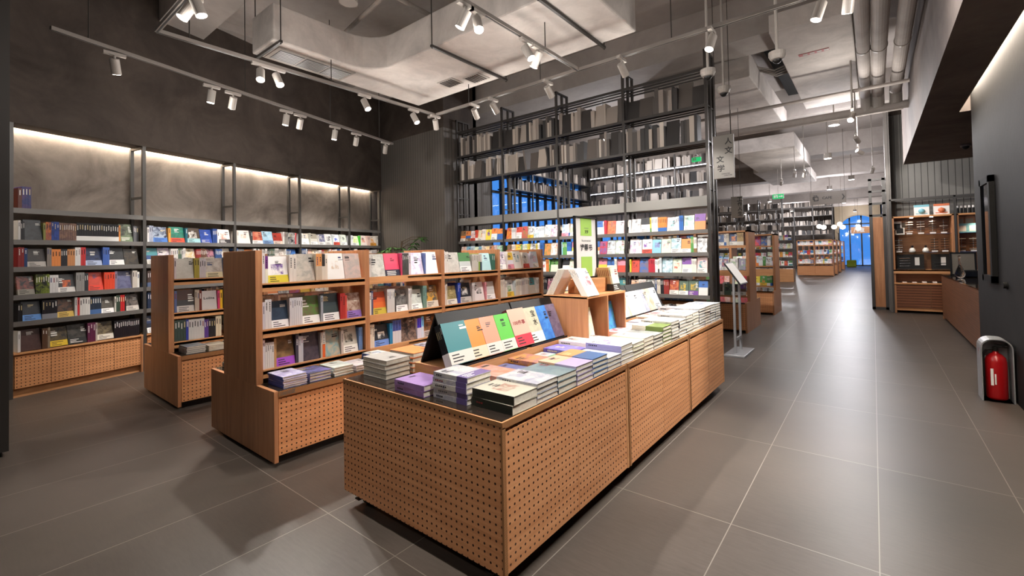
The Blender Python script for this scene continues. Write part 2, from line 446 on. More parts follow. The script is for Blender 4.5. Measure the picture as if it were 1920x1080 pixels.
PAL = {
 'dark': ['1c1a1d', '232226', '2a2024', '1d2433', '3a2a26', '4a3a34', '1a1a1a', '31302f', '26324a', '8c8a88', 'c9c5c0', '3b1f24'],
 'pale': ['e2dcd6', 'd6d0ca', 'cfc8c0', 'e8e2da', 'c9c6c4', 'd9cfc0', 'bfbab4', 'e9e6e2', '8b8f94', 'd8d2dc', 'f0ece8', 'c2ccd2'],
 'bright': ['f2f0ee', 'e9e4dc', 'f4efe6', 'dfe6ea', 'efe2d6', 'd9e6c8', 'f0d0cc', 'cfe0ea', 'e6d24a', 'd64a3a', '8cc0d8', '5c9a52', 'e58a4a', 'eaeaea', '3a6ab0', 'f2f2f0', 'c23a48'],
 'mixed': ['e2dcd6', 'd6d0ca', '3a3a3e', 'c9c6c4', '2f4a7a', '9a3a36', 'd9cfc0', '6a4a3a', 'e8e2da', '556a5a', '2a2a2e', 'c7a878'] }
ACC = ['c84a3a', '3a6ab0', 'd9b23a', '5c8a4a', '7a4a9a', '2a2a2e', 'e58a4a', '4a8a90', 'd88a9a', '8a6a4a']
def rnd_toks(r, pal, width, pf=.4, big=1):
    out, x = [], 0
    P = PAL[pal]; A = ACC if pal != 'dark' else ['8a5a3a', '5a6a8a', '9a8a6a', '2a3a5a', '7a2a2a', 'b8b4b0']
    while x < width:
        c = r.choice(P)
        if r.random() < pf:
            out.append(f"f {c} {r.choice('wwct')}:{r.choice(A)}"+(f" b:{r.choice(['f2efe8', 'e8e2d8', 'f4f2ee', r.choice(A)])}" if r.random() < .55 else '')); x += .165*big
        else:
            n = r.choice([1, 1, 2, 2, 3, 4, 5]); out.append(f"s{n} {c}"+(f" b:{r.choice(['f2efe8', r.choice(A)])}" if r.random() < .3 else '')); x += n*.024*big
    return out
def stack(F, x, y, z, n, tok, where, group, vis=1, turn=0, thick=None, seed=0):
    """n copies lying on top of each other; foot of the book towards -Y in frame F (the reader)"""
    r = random.Random(seed+int((x+9)*977)+int((y+9)*131)); s = spec_of(tok)
    H = s['h'] or r.uniform(.225, .25); W = H*.72; T = thick or r.uniform(.022, .034)
    for i in range(n):
        a = turn+r.uniform(-.025, .025)
        M = F @ Matrix.Translation((x+r.uniform(-.003, .003), y+r.uniform(-.003, .003), z)) @ RZ(a) @ RX(-PI/2) @ Matrix.Translation((0, -T, -H/2))
        pos = 'topmost' if i == n-1 else ('bottom book' if i == 0 else ordn(n-1-i)+' from the top')
        if n == 1: lab = f"{cname(s['c'])} book lying alone, {where}"
        else: lab = f"{cname(s['c'])} book lying {pos} of {where}"
        reg(M, W, H, T, s, lab, group, vis*(1 if i == n-1 else .6), r.random() if i else .5); z += T+.0006
def flush_books(limit):
    order = sorted(range(len(BOOKS)), key=lambda i: -BOOKS[i]['area'])
    ind = set(i for i in order[:limit] if BOOKS[i]['area'] > 0)
    seen = {}
    mass = MB()
    for i, b in enumerate(BOOKS):
        cv, pg, bd = book_mesh(b, i in ind)
        if i in ind:
            o = cv.build('book', 'book_cover'); o.matrix_world = b['M']
            tag(o, b['label'], 'book', b['group'])
            pg.build('pages', 'page_edges', o)
            if bd: tag(bd.build('belly_band', 'tint', o), f"{cname(b['s']['b'])} paper band", None)
        else:
            for mb, m in ((cv, 0), (pg, 1), (bd, 2)):
                if mb is None: continue
                base = len(mass.v); M = b['M']; mass.v += [tuple(M @ Vector(p)) for p in mb.v]
                for f, c, a in zip(mb.f, mb.c, mb.a):
                    mass.f.append([base+q for q in f]); mass.m.append(m); mass.c.append(c); mass.a.append(a)
    o = mass.build('shelved_books', ['book_cover', 'page_edges', 'tint'])
    tag(o, 'remaining small colourful books filling the farther shelves all through the shop', 'books', None, 'stuff')
    print('BOOKS', len(BOOKS), 'individual', len(ind), 'smallest', min([BOOKS[i]['area'] for i in ind] or [0]))
DUM = ['b3a79b', '3a3634', '655d57', 'a1968c', '4c4642', 'c4b9ad', '57504b', '2e2b2a', '8a8078']
NDUM = [0]
def dummies(F, x0, x1, z, hmax, where, group, seed, single=True, mass=None, fill=.92, pale=0):
    """grey paper-wrapped dummy volumes: upright, leaning and face-out"""
    r = random.Random(seed); x = x0+.01; i = 0
    while x < x1-.05:
        c = lin(r.choice(DUM if r.random() > pale else ['c4b9ad', 'cfc6bc', 'b3a79b'])); H = hmax*r.uniform(.66, 1); D = .2; T = r.uniform(.025, .075)
        u = r.random(); mb = MB()
        if u < .17: T = r.uniform(.16, .24)      # face out
        if x+T > x1: break
        lean = r.choice([-.16, .16]) if u > .93 else 0
        dd = .03 if T > .15 else D
        vs = MB().box(-T/2, T/2, 0, dd, 0, H, 0, c)
        vs.box(-T/2+.003, T/2-.003, .003, dd-.002, .002, H+.0005, 1, c)
        M = F @ Matrix.Translation((x+T/2+abs(lean)*H*.5, r.uniform(.0, .03)+.03, z+abs(math.sin(lean))*T/2)) @ Matrix.Rotation(lean, 4, 'Y')
        if T > .15: M = M @ RX(-.15)
        if single:
            o = vs.build('dummy_book', ['tint', 'page_edges']); o.matrix_world = M
            tag(o, f"{cname_d(c)} dummy volume, {'face out' if T > .15 else 'leaning' if lean else 'upright'}, {ordn(i)} on {where}", 'dummy book', group)
            NDUM[0] += 1
        else:
            base = len(mass.v); mass.v += [tuple(M @ Vector(p)) for p in vs.v]
            for f, c2, m in zip(vs.f, vs.c, vs.m): mass.f.append([base+q for q in f]); mass.m.append(m); mass.c.append(c2); mass.a.append(c2)
        x += T+abs(lean)*H+(.003 if r.random() < fill else r.uniform(.03, .09)); i += 1
def cname_d(c):
    l = sum(c)/3
    return 'beige' if l > .3 else 'taupe' if l > .12 else 'grey' if l > .06 else 'charcoal'

# ---------------------------------------------------------------- the setting
AL = rad(-15.47); LDv = Vector((math.sin(AL), math.cos(AL), 0)); LNv = Vector((math.cos(AL), -math.sin(AL), 0))
LROT = math.atan2(LDv.y, LDv.x)
def LF(d): return Matrix.Translation(LNv*d) @ RZ(LROT)      # left wall frame: x along the wall, -y into the room
CEIL = 5.4
struct('floor', B(-14, 5, -4.2, 49, -.1, 0), 'floor_tile')
struct('ceiling', B(-14, 5, -4.2, 49, CEIL, CEIL+.1), 'ceiling_paint')
m = MB(); m.M = LF(-7.58); m.box(-7, 9.2, 0, .2, 0, 3.19); struct('wall_left', m, 'concrete_wall')
m = MB(); m.M = LF(-7.25); m.box(-7, 8.75, 0, .28, 3.13, CEIL).box(-7, 8.75, .28, .55, 3.19, CEIL); struct('wall_left_upper', m, 'concrete_grey')
m = MB(); m.M = LF(-7.25); m.box(-1.9, 8.72, .285, .325, 3.165, 3.18)
solo('led_strip', m, 'led_glow', 'long warm light strip hidden in the soffit slot above the left wall shelves', 'light strip', (LDv*4+LNv*-7.5)+Vector((0, 0, 3.17)))
struct('wall_back', B(-9.5, -7.1, 6.5, 6.62, 0, 4.25), 'slat_panel')
struct('wall_back_upper', B(-9.5, -7.1, 6.5, 6.62, 4.25, CEIL), 'concrete_grey')
struct('wall_back_return', B(-7.22, -7.1, 6.62, 7.5, 0, 4.25), 'slat_panel')
struct('wall_back_return_upper', B(-7.22, -7.1, 6.62, 7.5, 4.25, CEIL), 'concrete_grey')
struct('wall_rear', B(-9, 1.3, -4.2, -4.05, 0, CEIL), 'concrete_grey')
struct('wall_right', B(1.03, 1.3, -4.2, 8.05, 0, 3.6), 'concrete_dark_shade')
m = MB(); m.box(.55, .93, -4.2, 12.46, 3.24, CEIL).box(.93, 4.2, 8.12, 12.46, 3.24, CEIL).box(.93, 4.2, -4.2, 8.12, 3.6, CEIL)
struct('ceiling_bulkhead', m, 'bulkhead_plaster')
solo('led_strip', B(.94, 1.02, -3.9, 8.0, 3.52, 3.535), 'led_glow', 'bright light strip in the slot between right wall and bulkhead', 'light strip', (.98, 3, 3.57))
struct('wall_right_far', B(4.2, 4.35, -4.2, 14.2, 0, CEIL), 'concrete_grey')
struct('wall_display', B(.28, 4.2, 14.0, 14.12, 0, 4.66), 'slat_panel_wide')
struct('wall_display_upper', B(.28, 4.2, 14.0, 14.12, 4.66, CEIL), 'concrete_grey')
struct('wall_corridor_right', B(.6, .75, 14.12, 49, 0, CEIL), 'concrete_wall')
struct('wall_corridor_left', B(-12.2, -12, 26.5, 49, 0, CEIL).box(-12.2, -7.0, 26.5, 26.65, 0, CEIL), 'concrete_wall')
struct('wall_corridor_slant', MB().prism([(-3.7, 14.45), (-7.0, 26.5), (-7.2, 26.5), (-3.9, 14.45)], 0, CEIL), 'concrete_wall')
# far left window wall behind the tall shelves
m = MB(); m.box(-8.1, -8, 7.4, 9.0, 0, CEIL).box(-8.1, -8, 13.7, 14.4, 0, CEIL).box(-8.1, -8, 9.0, 13.7, 0, 1.2).box(-8.1, -8, 9.0, 13.7, 4.1, CEIL)
struct('wall_left_far', m, 'slat_panel')
struct('wall_left_joint', B(-8.1, -7.1, 7.4, 7.5, 0, CEIL), 'slat_panel')
m = MB()
for i in range(12): m.box(-8.08, -7.98, 9.0+i*.427-.016, 9.0+i*.427+.016, 1.2, 4.1)
m.box(-8.08, -7.98, 9, 13.7, 3.2, 3.26)
wf = struct('window_1', m, 'steel_dark')
tag(B(-8.05, -8.04, 9, 13.7, 1.2, 4.1).build('window_glass', 'window_glass', wf), 'blue dusk glass', None)
struct('wall_mid', B(-8.1, -3.7, 14.3, 14.45, 0, 1.0).box(-8.1, -3.7, 14.3, 14.45, 2.6, CEIL).box(-8.1, -7.6, 14.3, 14.45, 1.0, 2.6).box(-3.9, -3.7, 14.3, 14.45, 1.0, 2.6), 'concrete_wall')
m = MB()
for i in range(10): m.box(-7.6+i*.41-.03, -7.6+i*.41+.03, 14.33, 14.42, 1.0, 2.6)
wf = struct('window_3', m, 'steel_dark')
tag(B(-7.6, -3.9, 14.37, 14.38, 1.0, 2.6).build('window_glass', 'window_glass', wf), 'blue dusk glass', None)
# far end: glazed wall
m = MB()
for x in (-2.3, -1.55, -.75, .05, .55): m.box(x-.05, x+.05, 47.6, 47.75, 0, CEIL)
for z_ in (.03, 3.55, 5.35): m.box(-2.3, .6, 47.6, 47.75, z_-.05, z_+.05)
wf = struct('window_2', m, 'steel_frame')
tag(B(-2.3, .6, 47.66, 47.67, 0, CEIL).build('window_glass', 'window_glass', wf), 'blue dusk glass', None)
struct('wall_end', B(-12, -2.35, 47.6, 47.8, 0, CEIL), 'concrete_wall')
# high dusk windows behind the far shelf wall

# ---------------------------------------------------------------- shelving along the left wall
UP = [2.48, 3.785, 5.09, 6.39, 7.69, 8.70]
BAYN = ['first', 'second', 'third', 'fourth', 'fifth']
FL = LF(-7.25)
LV = [.851, 1.154, 1.473, 1.785]
for i in range(5):
    x0, x1 = UP[i], UP[i+1]; L = x1-x0; loc = (FL @ Vector((x0, 0, 0)))
    t = Thing('wall_bookshelf', f"dark grey steel wall bookshelf, {BAYN[i]} bay from the left, under the light strip" if i < 4 else 'narrower last bay of the dark grey wall bookshelf, beside the panelled corner', 'bookshelf', loc, LROT, 'wall bookshelf bays')
    for xx in ([0] if i < 4 else [0, L]):
        t.part('front_post', B(xx-.02, xx+.02, 0, .035, 0, 3.13), 'steel_frame')
        t.part('rear_post', B(xx-.02, xx+.02, .28, .315, 0, 3.13), 'steel_frame')
        t.part('rung', B(xx-.015, xx+.015, .035, .28, 3.095, 3.13), 'steel_frame')
        t.part('rung', B(xx-.012, xx+.012, .035, .28, 2.40, 2.43), 'steel_frame')
    t.part('top_rail', B(.02, L-.02, 0, .025, 2.10, 2.16).box(.02, L-.02, .025, .31, 2.135, 2.15), 'steel_shelf')
    for z_ in LV: t.part('shelf', B(.02, L-.02, 0, .31, z_-.02, z_).box(.02, L-.02, -.002, .012, z_-.045, z_+.012), 'steel_shelf')
    c = Thing('low_cabinet', f"low perforated wooden cabinet under the {BAYN[i]} bay of the wall bookshelf", 'cabinet', loc, LROT, 'low cabinets under the wall shelves')
    c.part('carcass', B(.03, L-.03, .03, .31, .1, .504), 'wood_shelf', bevel=.003); c.part('plinth', B(.04, L-.04, .05, .3, 0, .1), 'wood_shelf')
    c.part('top_board', B(.022, L-.022, -.005, .31, .49, .51), 'wood_shelf')
    n = 4 if i < 4 else 3; wd = (L-.07)/n
    for k in range(n): c.part('door', B(.035+k*wd+.002, .035+(k+1)*wd-.002, .012, .03, .105, .47), 'wood_perforated')
    c.part('side_panel', B(L-.045, L-.022, -.003, .31, 0, .49), 'wood_end')

G = 'books on the left wall shelves'
WL = lambda k, i: f"{['lowest', 'second lowest', 'middle', 'second highest', 'top'][k]} shelf, {BAYN[i]} wall bay"
rows0 = {   # first bay, read off the photograph
 0: ["s1 d8d4d0", "f 4a2f2a w:3a221f h.245", "s2 5a4030", "s1 8a7a68", "f 2a2a2c w:6a5a3a b:d9b62e", "f 2e2d2b w:55504a b:2a2a2a h.24", "s3 5a2540", "s1 b0a49a", "f 3b3228 w:8a7a5a b:d8d0c0", "s13 1f1b20"],
 1: ["s2 1c1c20", "f 1a1c24 w:242830 b:5f8fce", "s5 1d1e24 b:8a8a90", "f 2a2522 w:7a4a2a b:d8b45a", "s1 c8c4c0", "s1 c43a3a", "s4 d2cec8", "s5 2c3644 b:4a6a9a", "f 4a443c w:5c564c b:efece8", "s1 c0bab0", "s2 3a4a3e", "s2 b8282a", "s1 1e1e20", "f 2a2524 w:8a7a70 b:c8beb4"],
 2: ["f 26262a w:a8584a b:8a8478 h.22", "s6 1f1f22 w:8a9a3a", "s3 d8d4d2", "f 3a3a3c c:d8642e b:e8e2dc", "s3 9a9894", "s2 3a3e42", "f d8442e w:b8402a b:e0402a", "s4 dc4a30", "s1 8a7a90", "f 4a4a6a w:6a6a8a", "s2 c9c0b4", "s1 e4e0da"],
 3: ["s2 8a2a2a", "s1 24406e", "f 241f1e w:3a2a24 b:b8b0a8 h.22", "s2 8a8078", "s3 e08a4a", "s3 2a2a2e", "s3 c88a5a", "s2 e0dcd8", "s2 c8383a", "f 16203e w:2a3a6a b:b8c4e0", "s3 4a6ab4", "f 1a1a1c w:2a2a2c b:e4e0dc", "f 181818 w:4a3a26"],
 4: ["s1 d4d0cc", "s2 26262a", "f 1e1f22 w:3a3d42 h.25", "s1 8a8a4a", "s2 c8743a w:3a2a5a", "s3 2c4a9a w:1d2a52", "s8 8a6a5a w:3a2a3a", "s18 202024 b:e8e6e2", "s1 d88a48", "f 26281c w:7a8a6a b:6a7a5a h.25", "s2 5a5a5e", "s1 1f1f22"]}
for k in range(5):
    row(FL @ Matrix.Translation((UP[0], 0, 0)), .06, UP[1]-UP[0]-.03, ([.512]+LV)[k], rows0[k], WL(k, 0), G, 1, seed=k)
row(FL @ Matrix.Translation((UP[0], 0, 0)), .06, .29, 2.152, ["s1 5a2a20", "s3 26326a w:5a3a6a"], 'the top rail of the wall shelves, by the dark column', G, .4, fit=False, hmax=.26, scale=1.1)
r_ = random.Random(4)
rows1 = {1: ["s1 e0dcd8", "s2 b0b4c0 w:8a90a8", "f 1e2a4a w:c8d4e4 b:4a7ac4", "s1 e8a24a", "f 2a8a72 w:2a5a4a b:d8543a", "s1 2a6a7a", "f 4a3a2e c:e8e0d8 b:a8d4d8", "f 24408a w:2a50b0 b:2a4aa8", "s3 24407e", "s1 d8d4ce", "f e0d4cc c:c87a6a b:2a2426"],
 2: ["s1 e0d4c8", "f dcd0c8 c:c8a08a", "s1 3a3a3c", "f b84a34 w:d8a080 b:eeeae6", "f 9ac4d8 w:d8e8f0 b:7a9ac8", "f b8402e w:8a2a20 b:e8d0c0", "s1 e8e4e0", "s3 8a8680", "s6 2a2a30 w:c8c4c0", "s1 c8383a"],
 3: ["s1 e4e2de", "f e8e4dc t:c8c0b0 b:f4f2ee", "s1 c8c4b8", "f d8d4c8 t:a8a090 b:f4f2ee", "s1 e8e6e2", "f 4a4a7a w:c8c8d0 b:f0eeea", "f e0dcd8 c:2a2a2a b:d8d4d0", "s1 c8d0d0", "f e8e6e8 c:3a5ac0 b:c84a3a", "s1 d0d4cc", "f c8d4c0 w:e8e8e4 b:eef0ec"],
 4: ["s2 e8e8ec", "f e8ecd0 c:c8e03a b:f0f0ec", "s1 4ab83a", "f f0e0d8 c:e8a08a", "s3 eac8bc", "f e8dcd0 c:e8a03a b:e09a3a", "s2 c8c4bc"]}
for i in range(1, 5):
    F = FL @ Matrix.Translation((UP[i], 0, 0)); L = UP[i+1]-UP[i]
    for k in range(5):
        tk = rows1[i] if k == 4 else rnd_toks(r_, 'mixed' if k == 3 else 'dark', L)
        row(F, .04, L-.04, ([.512]+LV)[k], tk, WL(k, i), G, {4: .9, 3: .45}.get(k, .25 if (i == 1 and k > 0) else 0), seed=i*9+k, fit=True)

# ---------------------------------------------------------------- wooden double-sided islands
def island(name, lab, loc, rot, nb, bl, group, far=False):
    t = Thing('wooden_shelf_island', lab, 'bookcase', loc, rot, group); L = nb*bl+.06
    # base: carcass, end panels, plinth, perforated doors both sides, glossy top ledge
    t.part('base_carcass', B(.03, L-.03, -.6, .6, .07, .52), 'wood_shelf')
    for xx in (0, L-.03): t.part('base_end_panel', B(xx, xx+.03, -.625, .625, .03, .545), 'wood_end', bevel=.002)
    t.part('base_top', B(.03, L-.03, -.625, .625, .52, .545), ['table_glass'])
    t.part('edge_strip', B(.03, L-.03, -.628, -.6, .50, .542), 'plywood_edge')
    for k in range(nb):
        for sy in (-1, 1):
            y0, y1 = sorted((sy*.6, sy*.618)); x0 = .035+k*bl
            t.part('door', B(x0, x0+bl-.01 if k < nb-1 else L-.035, y0, y1, .075, .485), 'wood_perforated')
    t.part('plinth', B(.06, L-.06, -.55, .55, 0, .07), 'black_metal')
    # uprights: full-depth panels between the bays
    for k in range(nb+1):
        xx = k*bl; t.part('upright', B(xx, xx+.05, -.325, .325, .545, 1.58), 'wood_end', bevel=.002)
    for k in range(nb):
        x0, x1 = k*bl+.05, (k+1)*bl
        for z_ in (1.31, .95, .64):
            for sy in (-1, 1):
                y0, y1 = sorted((sy*.325, sy*.05)); yf0, yf1 = sorted((sy*.325, sy*.305))
                t.part('shelf', B(x0, x1, y0, y1, z_-.025, z_).box(x0, x1, yf0, yf1, z_-.055, z_+.012), 'wood_shelf')
    return t
I2 = (-4.07, 1.47, 0); I1 = (-6.205, 1.455, 0)
t_ = island('a', 'larger nearer wooden shelf island with perforated base, between display table and farther island', I2, PI/2, 4, .945, 'wooden shelf islands')
island('a', 'wooden shelf island behind the nearer island, closest to the left wall shelves', I1, PI/2, 4, .945, 'wooden shelf islands')
m = MB(); put_text(m, '100元区', .03, .10, -.6295, .522); t_.part('ledge_lettering', m, 'sign_grey')
F2 = Matrix.Translation(I2) @ RZ(PI/2); F1 = Matrix.Translation(I1) @ RZ(PI/2)
G2 = 'books on the nearer island'
SN = {1.31: 'top', .95: 'middle', .64: 'bottom'}
isl2 = {
 (0, 1.31): ["s1 d6d2d0 h.248", "s1 e0dcc8 t:7a3f86 h.225", "f e6e0dc c:6a4a8a b:c9b832 h.22", "s2 d8cec4", "f b8aea2 t:e9a45a w:8a8a84 h.238", "s2 c8b8a4 t:e8a060 h.238", "s1 e8dccc t:3a3a3a", "s1 efe2d2", "f f4f2ee c:c8a070 h.24", "f d0b8b0 w:a8a8a4 h.238"],
 (0, .95): ["s1 c8c4cc", "s2 d8d4d4", "f 2e3c4e w:1f2a38 b:e2dedc h.22", "s6 d2ced0", "f 6a5a42 w:4a8a2e b:eeece6 h.24", "s1 9aa0a8", "f 3c4a4c t:36444a b:f4f4f2 h.245", "s2 b83434", "s1 d8564a", "f 7a4a34 w:d8c8b8 b:8a6ab4"],
 (0, .64): ["s1 d4d0d4", "s4 d8d4ce", "s1 b88a58", "f 8a6a44 w:4a3a22 b:a050c0 h.24", "s1 3a3a48", "s2 c8c4c8", "f 4a4048 w:2a2434 h.245", "s1 b8aca0", "s1 e0642a t:d0ccc4", "f b8a890 t:c8b498 w:4a9aa8 h.235", "s1 c8bcb4", "f c0bcb0 c:2a2a24 b:ece8e0 h.24", "s2 5a7aa8"],
 (1, 1.31): ["s1 c8c4c0", "f c4c2ba w:8a8a84 h.23", "f d84a66 t:d85068 b:26283a", "s1 b03a5c", "s4 4a4c4a w:3a3a3a", "s1 c0b4bc", "f ece8ec w:9a8ab8", "s1 5a6a9a", "f f6f4f2 h.245"],
 (1, .95): ["s1 d8d2cc", "s1 4a5070", "f c8602a t:c0522a b:b8a43a", "s4 c8c6c4", "s1 3a3a3c", "f 3a3838 w:8a8884 b:ece8e4", "s2 c8c6c2", "f c8ccc4 w:a8b0a8 b:eeeeea", "s2 6a8a80", "f 4a4a48 w:e8a82a b:c8beb0"],
 (1, .64): ["s2 dcd0c0", "f 2a2c34 c:e8e4dc b:6a8acc", "s1 2a7aa8", "s3 d2ced2 t:3a4a8a", "f 241f20 w:a88a7a h.245", "s2 d8d4e0 t:3a2ab0", "s1 d0d8e4 t:7ac0e0", "f 2a2228 w:a8703a b:b8a8a0", "s1 c8c0bc"],
 (2, 1.31): ["s1 f2f0ee h.255", "s2 e8e4de", "f d8d4cc w:b8b4ac", "f cfd4d4 t:5a8a5a b:eef0f0", "s4 ccc6be", "s1 8aa84a t:d0ccc4", "s1 3a4a5a t:c8c4bc", "f b8dce0 t:c8e8ea", "s2 3a6a5a"],
 (2, .95): ["s1 d8d4d0", "s1 d4cec4", "f 8a7a4a w:c8b88a b:eeeae2", "s2 2a4ab0", "f 24242a c:d8d4d0 b:c0bcb8", "s2 d0cccc", "f e0d8d8 c:2a2a2a", "s1 d88a94", "f d0ccc8 t:c4c0bc b:f4f2f0"],
 (2, .64): rnd_toks(random.Random(5), 'mixed', .9), }
r_ = random.Random(21)
for k in range(4):
    for z_ in (1.31, .95, .64):
        tk = isl2.get((k, z_)) or rnd_toks(r_, 'pale', .9)
        row(F2, k*.945+.055, (k+1)*.945-.004, z_, tk, f"{SN[z_]} shelf, {BAYN[k]} bay of nearer island", G2, {1.31: 1, .95: 1, .64: 1 if k < 2 else 0}[z_], depth=-.302, seed=k, lean=.2)
        # the other face of the island
        row(F2 @ RZ(PI), -(k+1)*.945+.004, -k*.945-.055, z_, rnd_toks(r_, 'pale', .9), f"{SN[z_]} shelf, far side of nearer island", G2, 0, depth=-.302)
for j, (tok, n) in enumerate([("f e0dcec w:8a7ac0 S:2c4a9a", 5), ("f 4a4a58 w:8a84d0", 3), ("f d8d8d0 w:b8c4bc", 3), ("f e4dcd6 w:b8a8b8", 2), ("f e2e0da c:5a7ab0 S:3a5a9a", 4), ("f cbb8a0 w:a89480", 2), ("f e6e4da c:7a9a6a", 3), ("f d8d0d8 w:6a5a8a", 3), ("f eeeae6 c:c84a5a", 4)]):
    if j == 0: tok += ''
    stack(F2, .165+j*.20, -.475, .547, n, tok, f"the {ordn(j)} stack on the nearer island's ledge", G2, 1 if j < 7 else .4, PI/2 if False else 0, .0165 if j == 0 else .022, seed=3)
isl1 = {1.31: ["s1 d0c4c8 h.24", "f c8c4ba w:b8b4a8", "s2 a8983a", "s3 c8c0c4", "f c8beb4 w:8a7a70 b:d8cca4", "s2 e0a04a w:6a70b0", "s1 e8a0a8", "f c84a3a w:d8c8b8"],
 .95: ["s1 5a6a94", "f 3c3a3a t:4a3028 b:c8c0b8", "s2 b8a898", "s1 6a2a22", "f c8c0bc T:Lolita h.22", "s1 c83a6a", "s1 e8b820"], .64: ["s4 3a4a44", "s1 2c3a9a", "s6 ccc8c4", "s2 5a3a8a", "s3 232326", "s2 d8ccb0"]}
G1 = 'books on the farther island'
for z_ in (1.31, .95, .64):
    tk = [q for q in isl1[z_] if 'T:' not in q] if False else isl1[z_]
    row(F1, .055, .52, z_, tk[:5] if z_ == 1.31 else tk, f"{SN[z_]} shelf of the farther island", G1, 1, depth=-.302, fit=(z_ != 1.31), seed=2, lean=.16)
    for k in range(4):
        if k or z_: row(F1, k*.945+(.53 if k == 0 else .055), (k+1)*.945-.004, z_, rnd_toks(r_, 'mixed', .9), f"{SN[z_]} shelf, {BAYN[k]} bay of farther island", G1, 0, depth=-.302)
        row(F1 @ RZ(PI), -(k+1)*.945+.004, -k*.945-.055, z_, rnd_toks(r_, 'mixed', .9), f"{SN[z_]} shelf, far side of farther island", G1, 0, depth=-.302)
for j, (tok, n) in enumerate([("f 8a8e92 w:4a5058", 4), ("f d8ccb8 w:b8a890", 3), ("f dcd8d2 c:6a6a6a", 3)]):
    stack(F1, .17+j*.2, -.475, .547, n, tok, f"the {ordn(j)} stack on the farther island's ledge", G1, 1 if j < 2 else .3, 0, .018)
stack(F1 @ RZ(PI), -.16, -.475, .547, 4, "f d8d4d0 w:b0a8a0", "the stack on the wall side of the farther island", G1, .3, 0, .02)
stack(F2 @ RZ(PI), -.16, -.475, .547, 2, "f 4a4e48 w:8a8a7a", "the stack on the hidden side of the nearer island", G2, .3, 0, .02)

# ---------------------------------------------------------------- the long display table: three units pushed together
TX0, TX1, TZ = -2.59, -1.307, .765
for i, (y0, y1) in enumerate(((1.511, 2.785), (2.80, 4.05), (4.065, 5.195))):
    t = Thing('display_table', ['nearest unit of the long wooden display table, with a perforated end panel', 'middle unit of the long wooden display table, below the wooden cube shelf', 'farthest unit of the long wooden display table, beside the tall grey bookshelf'][i], 'table', ((TX0+TX1)/2, (y0+y1)/2, 0), 0, 'display table units')
    t.part('body', B(TX0+.02, TX1-.02, y0+.02, y1-.02, .1, .735), 'wood_shelf', w=True)
    for y in (y0, y1-.022): t.part('end_panel', B(TX0, TX1, y, y+.022, .09, .742), 'wood_perforated' if i == 0 and y == y0 else 'wood_shelf', w=True)
    t.part('table_top', B(TX0, TX1, y0, y1, .742, .762), 'wood_shelf', w=True)
    t.part('edge_strip', B(TX1-.001, TX1+.002, y0, y1, .735, .764).box(TX0, TX1, y0-.002, y0+.001, .744, .764).box(TX1-.01, TX1+.002, y0-.002, y0+.02, .09, .74), 'plywood_edge', w=True)
    t.part('glass_top', B(TX0+.012, TX1-.012, y0+.012 if i == 0 else y0, y1, .762, .766), 'table_glass', w=True)
    ym = (y0+y1)/2
    for sx in (0, 1):
        xa, xb = ((TX1-.021, TX1-.002) if sx == 0 else (TX0+.002, TX0+.021))
        for a, b in ((y0+.024, ym-.002), (ym+.002, y1-.024)):
            t.part('door', B(xa, xb, a, b, .095, .715), 'wood_perforated', w=True)
    for cx_ in (TX0+.11, TX1-.11):
        for cy_ in (y0+.1, y1-.1):
            m = MB(); m.cyl((cx_-.012, cy_, .04), (cx_+.012, cy_, .04), .04, 16)
            w_ = t.part('caster', m, 'rubber', w=True, smooth=False)
            t.part('fork', B(cx_-.022, cx_+.022, cy_-.03, cy_+.012, .05, .062).box(cx_-.022, cx_-.015, cy_-.03, cy_+.01, .03, .062).box(cx_+.015, cx_+.022, cy_-.03, cy_+.01, .03, .062).box(cx_-.018, cx_+.018, cy_-.03, cy_+.03, .085, .1).cyl((cx_, cy_-.015, .06), (cx_, cy_-.015, .088), .01).box(cx_-.02, cx_+.02, cy_-.085, cy_-.03, .055, .063), 'black_metal', parent=w_, w=False if False else True)
# risers, easels
m = MB(); m.box(-2.20, -1.855, 1.75, 2.955, .767, .868)
solo('display_riser', m, 'wood_shelf', 'low wooden riser under the near black easels on the display table', 'riser', (-1.95, 2.3, .767), 'display risers', bevel=.002)
solo('display_riser', B(-2.20, -1.855, 3.65, 5.1, .767, .868), 'wood_shelf', 'low wooden riser under the far easels on the display table', 'riser', (-1.95, 4.3, .767), 'display risers', bevel=.002)
for (y0, y1, lab) in ((1.765, 2.44, 'black A-shaped easel nearest the camera on the display table'), (2.455, 2.95, 'second black A-shaped easel, beside the wooden cube shelf'), (3.66, 4.3, 'third black A-shaped easel, just past the cube shelf'), (4.31, 5.05, 'farthest black A-shaped easel on the display table')):
    e = Thing('book_easel', lab, 'easel', (-2.03, (y0+y1)/2, .868), 0, 'black easels')
    for s in (-1, 1):
        xb = -2.03+s*.135; m = MB()
        m.prism([(-2.03, 1.168), (xb, .869), (xb-s*.012, .869), (-2.03-s*.004, 1.155)] if s > 0 else [(-2.03, 1.168), (-2.026, 1.155), (xb+.012, .869), (xb, .869)], y0, y1, 'y')
        e.part('board', m, 'black_board', w=True)
    e.part('lip', B(-1.905, -1.858, y0+.02, y1-.02, .869, .873).box(-1.862, -1.858, y0+.02, y1-.02, .873, .881), 'black_board', w=True)
TF = RZ(PI/2)   # face the aisle: local x = world y, local y = -world x
GT = 'books on the display table'
